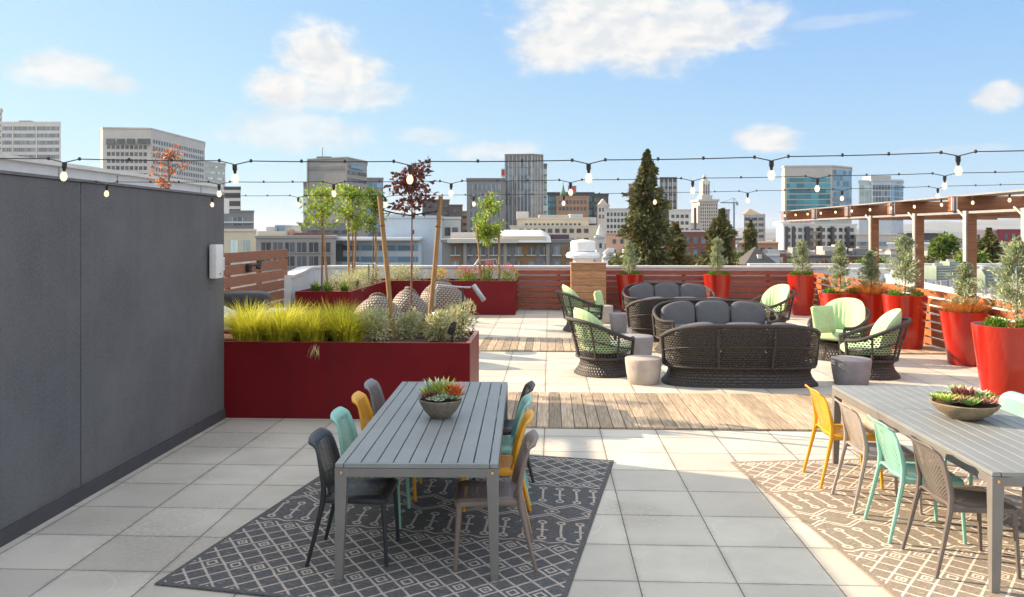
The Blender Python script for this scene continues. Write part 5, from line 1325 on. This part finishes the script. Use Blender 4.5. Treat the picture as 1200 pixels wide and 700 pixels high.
# ---- trees of the city
def fir(label, px, Y, ytop, ybase_z, rad, seed, mat='needledk', nb=420, per=34, power=.8, sc=1.0):
    h = wz(ytop, Y)-ybase_z
    return cone_tree('fir_tree', label, 'tree', (wx(px, Y), Y, ybase_z), h, rad, nb, M[mat], .62*sc, .20*sc, .35*sc, z0=.12, per=per, up=-.05, power=power, seed=seed, spread=.07, group='tall firs beyond the terrace')
fir('tallest dark fir rising above the skyline right of the centre', 758, 62, 176, -16, 6.6, 3, nb=620, per=40, power=.97)
fir('fir with olive brown foliage right of the tallest fir', 792, 66, 262, -16, 4.2, 4, 'needlebr', 420, 36)
fir('dark fir below the clock tower', 846, 68, 245, -16, 4.6, 5, nb=600, per=36, power=.8)
fir('small brown tipped fir in front of the clock tower', 838, 71, 256, -16, 4.0, 9, 'needlebr', 380, 26)
fir('narrow dark fir before the pyramid roofed tower', 879.5, 105, 257, -16, 3.4, 6, nb=380, per=26)
fir('broad dark fir seen between the pergola posts', 1159, 85, 268, -14, 5.0, 7, nb=620, per=36)
fir('dark fir at the far right behind the largest pot', 1215, 75, 262, -14, 4.0, 8, nb=380)
def round_tree(label, px, Y, ytop, zb, r, mat, n=1500, l=.5, seed=0):
    h = wz(ytop, Y)-zb; T = thing('city_tree', label, 'tree', (wx(px,Y), Y, zb), 0, 'leafy trees among the buildings')
    q = MB(); q.tube([(0,0,0),(0,0,h*.5),(.2,0,h*.8)], [.3,.22,.08], 7)
    for i in range(6):
        a = i*1.05; q.tube([(0,0,h*.42),(math.cos(a)*r*.6, math.sin(a)*r*.6, h*.75)], [.14,.04], 5)
    q.build('trunk', M['bark'], T)
    B = []; D = []; k = 12; rr = random.Random(seed+int(px))
    for i in range(k):
        c = (rr.uniform(-.6,.6)*r, rr.uniform(-.6,.6)*r, h-r*.95+rr.uniform(-.7,.55)*r)
        p, d = blob_pts(n//k, c, (r*.45, r*.45, r*.38), .35); B.append(p); D.append(d+rng.normal(0,.5,p.shape))
    B = np.concatenate(B); leaves('crown', B, np.concatenate(D), rng.uniform(.6,1.2,len(B))*l, l*.6, mat, T); return T
round_tree('round green tree seen under the pergola beside its second post', 1105, 90, 272, -12, 1.6, M['leafdk'], 1800, .4)
tt = [(1140,80,292,1.6),(1090,140,296,2.2),(1125,130,297,2.0),(1030,150,296,2.6),(1012,120,300,2.0),(985,140,302,2.4),(958,150,303,2.2),(935,130,304,1.8),(864,120,292,2.0),(800,95,298,1.9),(812,100,300,1.8),(778,110,296,1.9),(1075,180,292,2.5),(1170,120,296,2.4),(1195,100,290,2.5),(728,130,300,1.9),(716,160,296,1.8),(1050,300,281,3.2),(930,420,279,4),(905,300,284,3),(1090,420,277,4),(1120,380,278,4),(890,260,288,2.6),(330,150,276,2.2),(345,140,277,2.0),(320,155,275,2.0)]
MM = [M['leafdk'], M['needledk'], base_mat('rusty_tree_leaves', (.22,.11,.035), .7, island=.4), M['leafdk']]
nm = ['mid green','dark green','rusty brown','mid green']
for i, (px, Y, yt, r) in enumerate(tt):
    where = [t for x, t in [(400,'behind the concrete lofts')]+near_by if px < x+35][0]
    round_tree('%s street tree %s, %s m off and %s' % (nm[i % 4], where, '', '') if False else '%s rounded tree %s%s' % (nm[i % 4], where, ['',', partly hidden',', nearer one',', smaller one',', taller one',', wider one'][i % 6]), px, Y, yt, GRD if Y > 200 else -15, r, MM[i % 4], 900, .45+.001*Y, i)

# ---- neighbouring lower roof on the right with curved parapet and plant
q = MB(); q.prism([(8.3,4),(60,4),(60,52),(15.0,52),(8.8,30.4),(6.4,23.3),(8.9,22.9)], -6, .0)
tag(q.build('neighbour_roof', base_mat('light_roof_membrane', (.27,.27,.27), .85, var=.12, vscale=.8), None), 'wide pale membrane roof beyond the right fence', 'roof')
q = MB(); q.prism([(0.2,23.2),(4.4,23.2),(4.4,28.6),(.2,28.6)], -6, .3); tag(q.build('vent_plinth', K['conc'], None), 'flat concrete plinth carrying the roof vents behind the back parapet', 'plinth')
wall_line('curved_parapet', 'white curved parapet sweeping across the neighbouring roof', [(22,38),(18.5,35.6),(15.2,32.5),(13.4,28.5),(12.4,24.6),(11.6,20.5),(11.0,16),(10.6,11)], .0, .62, .45, M['parapet'], M['coping'])
wall_line('roof_parapet', 'straight white parapet at the back edge of the neighbouring roof', [(8.9,30.5),(14.0,30.2)], .0, .82, .35, M['parapet'], M['coping'])
wall_line('roof_parapet', 'far pale parapet line of the neighbouring roof behind the pots', [(13.4,46),(34,46)], .0, .38, .4, M['parapet'], M['coping'])
acg = base_mat('pale_green_metal', (.19,.26,.22), .55, var=.08); 
def ac(label, x, y, w, d, h, z0=.0):
    T = thing('rooftop_unit', label, 'air conditioner', (x, y, z0), R(8), 'pale green rooftop units')
    q = MB(); q.box((0,0,.42+h/2), (w,d,h)); q.build('casing', acg, T, bevel=.02)
    q = MB(); q.lathe([(w*.3,0),(w*.3,.08)], 20, (0,0,.42+h)); q.build('fan_cowl', M['alu'], T)
    for k in range(5):
        q = MB(); q.box((0,-d/2-.01,.5+h*.18*k), (w*.8,.02,.03)); q.build('louvre', M['alu'], T)
    for sx in (-1,1):
        for sy in (-1,1):
            q = MB(); q.box((sx*w*.4, sy*d*.4, .21), (.06,.06,.42)); q.build('leg', M['alu'], T)
ac('larger pale green rooftop unit between the first pergola posts', wx(1098,30), 30, .62, .8, .52)
ac('pale green rooftop unit standing right of the first one', wx(1113,31.5), 31.5, .45, .6, .62)
ac('pale green rooftop unit with vents right of the third pergola post', wx(1155,26), 26, .66, .8, .58)
ac('short green rooftop unit at the right of the vented one', wx(1172,27), 27, .34, .6, .45)
ac('low wide green rooftop unit left of the third pergola post', wx(1068,34), 34, .9, .8, .38)

# ================================================================== sky, sun, camera
w = bpy.data.worlds.new('World'); bpy.context.scene.world = w; w.use_nodes = True; nt = w.node_tree
bg = nt.nodes['Background']; sky = nt.nodes.new('ShaderNodeTexSky'); sky.sky_type = 'NISHITA'; sky.sun_disc = False
SUN = Vector((-.919, .395, math.tan(R(23.6)))).normalized()
sky.sun_elevation = R(23.6); sky.sun_rotation = math.atan2(SUN.x, SUN.y); sky.altitude = 20; sky.air_density = 1.0; sky.dust_density = .6; sky.ozone_density = 1.2
tc = nt.nodes.new('ShaderNodeTexCoord'); gx, gy, gz = ex_sep(nt, tc.outputs['Generated'])
az = gx.at2(gy); el = gz.asin()
def cl(px, py, rx, ry, s=1.0):
    a = math.atan((px-600)/FOC); return (a, math.atan((272-py)/FOC*math.cos(a)), rx/FOC*math.cos(a)**1.5, ry/FOC*math.cos(a), s)
blobs = [cl(372,60,48,34), cl(395,85,60,26), cl(330,105,44,24), cl(400,110,75,22,.8), cl(345,155,95,24,.62), cl(445,105,34,12,.6),
         cl(88,82,55,22,.85), cl(60,88,50,16,.5), cl(125,97,36,14,.75),
         cl(700,35,95,42), cl(655,55,70,32), cl(760,45,90,38), cl(820,28,90,34,.95), cl(885,20,45,20,.75), cl(730,-5,120,40), cl(650,70,50,18,.8),
         cl(900,163,44,17,.95), cl(1172,112,28,16,.9), cl(500,160,38,10,.45), cl(585,178,55,12,.6), cl(1130,175,60,6,.25), cl(980,25,80,8,.25),
         cl(-200,60,160,50), cl(1500,60,160,50), cl(200,-200,300,90,.8), cl(1050,-260,340,80,.7)]
vec = ex_comb(nt, az*1.0, el*1.6, 0.0)
nz = ex_noise(nt, vec, 16, 6, .58, .25); nz2 = ex_noise(nt, vec, 45, 5, .6)
mask = None
for a0, e0, ra, re, s in blobs:
    dx = (az-a0)/ra; dy = (el-e0)/re; d = 1-(dx*dx+dy*dy).sqrt()
    d = d+(nz-.5)*1.5+(nz2-.5)*.5
    t = smooth(nt, d, -.25, .50)*s
    mask = t if mask is None else mask.mx(t)
# cloud lit from the side: slightly darker where thin and low
dens = mask
shade = ex_noise(nt, ex_comb(nt, az*1.0+.012, el*1.6-.012, 0.0), 16, 5, .58, .25)
lit = smooth(nt, nz-shade+.5, .35, .65)
ccol = mixc(nt, lit, (.80,.83,.87), (1,.985,.96))
vm = nt.nodes.new('ShaderNodeVectorMath'); vm.operation = 'SCALE'; nt.links.new(ccol, vm.inputs[0]); vm.inputs['Scale'].default_value = CLOUD
sr, sg, sb = ex_sep(nt, sky.outputs[0])
hz = ex_comb(nt, sr*.95/(sr*.27+1), sg*1.32/(sg*.29+1), sb*7.6/(sb*2.0+1))     # soften the glare towards the sun side
# bright cloud added out of view, overhead and behind, for extra fill light
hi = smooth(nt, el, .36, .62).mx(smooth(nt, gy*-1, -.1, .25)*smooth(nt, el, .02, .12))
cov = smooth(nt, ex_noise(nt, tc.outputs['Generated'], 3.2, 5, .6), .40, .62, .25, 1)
top = nt.nodes.new('ShaderNodeVectorMath'); top.operation = 'SCALE'; top.inputs[0].default_value = (1, .975, .895); top.inputs['Scale'].default_value = FILLC
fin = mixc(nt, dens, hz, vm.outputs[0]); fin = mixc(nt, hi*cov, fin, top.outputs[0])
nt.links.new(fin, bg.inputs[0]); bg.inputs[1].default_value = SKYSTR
sl = bpy.data.lights.new('Sun', 'SUN'); sl.energy = SUNSTR; sl.angle = R(.53); sl.color = (1, .77, .53)
so = bpy.data.objects.new('Sun', sl); C.objects.link(so); so.rotation_euler = SUN.to_track_quat('Z', 'Y').to_euler()
cam = bpy.data.cameras.new('Camera'); cam.lens = 36*FOC/1200; cam.sensor_width = 36; cam.shift_y = -78/1200; cam.clip_end = 30000; cam.clip_start = .05
co = bpy.data.objects.new('Camera', cam); C.objects.link(co); co.location = (0, 0, EYE); co.rotation_euler = (R(90), 0, 0)
# air: even, very thin, round the camera, the city and the hills
if HAZE:
    q = MB(); q.box((0, 4600, 64.5), (15600, 10400, 171))
    m = bpy.data.materials.new('haze_air'); m.use_nodes = True; n_ = m.node_tree; n_.nodes.clear()
    vo = n_.nodes.new('ShaderNodeVolumePrincipled'); vo.inputs['Density'].default_value = HAZE; vo.inputs['Color'].default_value = (.86,.92,1,1); vo.inputs['Anisotropy'].default_value = .2
    oo = n_.nodes.new('ShaderNodeOutputMaterial'); n_.links.new(vo.outputs[0], oo.inputs['Volume'])
    hz_ = tag(q.build('haze', m, None), kind='stuff')
sc = bpy.context.scene; sc.camera = co
sc.view_settings.view_transform = 'Standard'; sc.view_settings.look = 'None'; sc.view_settings.gamma = 1; sc.view_settings.exposure = EXPO
sc.render.engine = 'CYCLES'; sc.cycles.use_denoising = True; sc.cycles.max_bounces = 8; sc.cycles.diffuse_bounces = 4; sc.cycles.transparent_max_bounces = 12; sc.cycles.caustics_reflective = False; sc.cycles.caustics_refractive = False
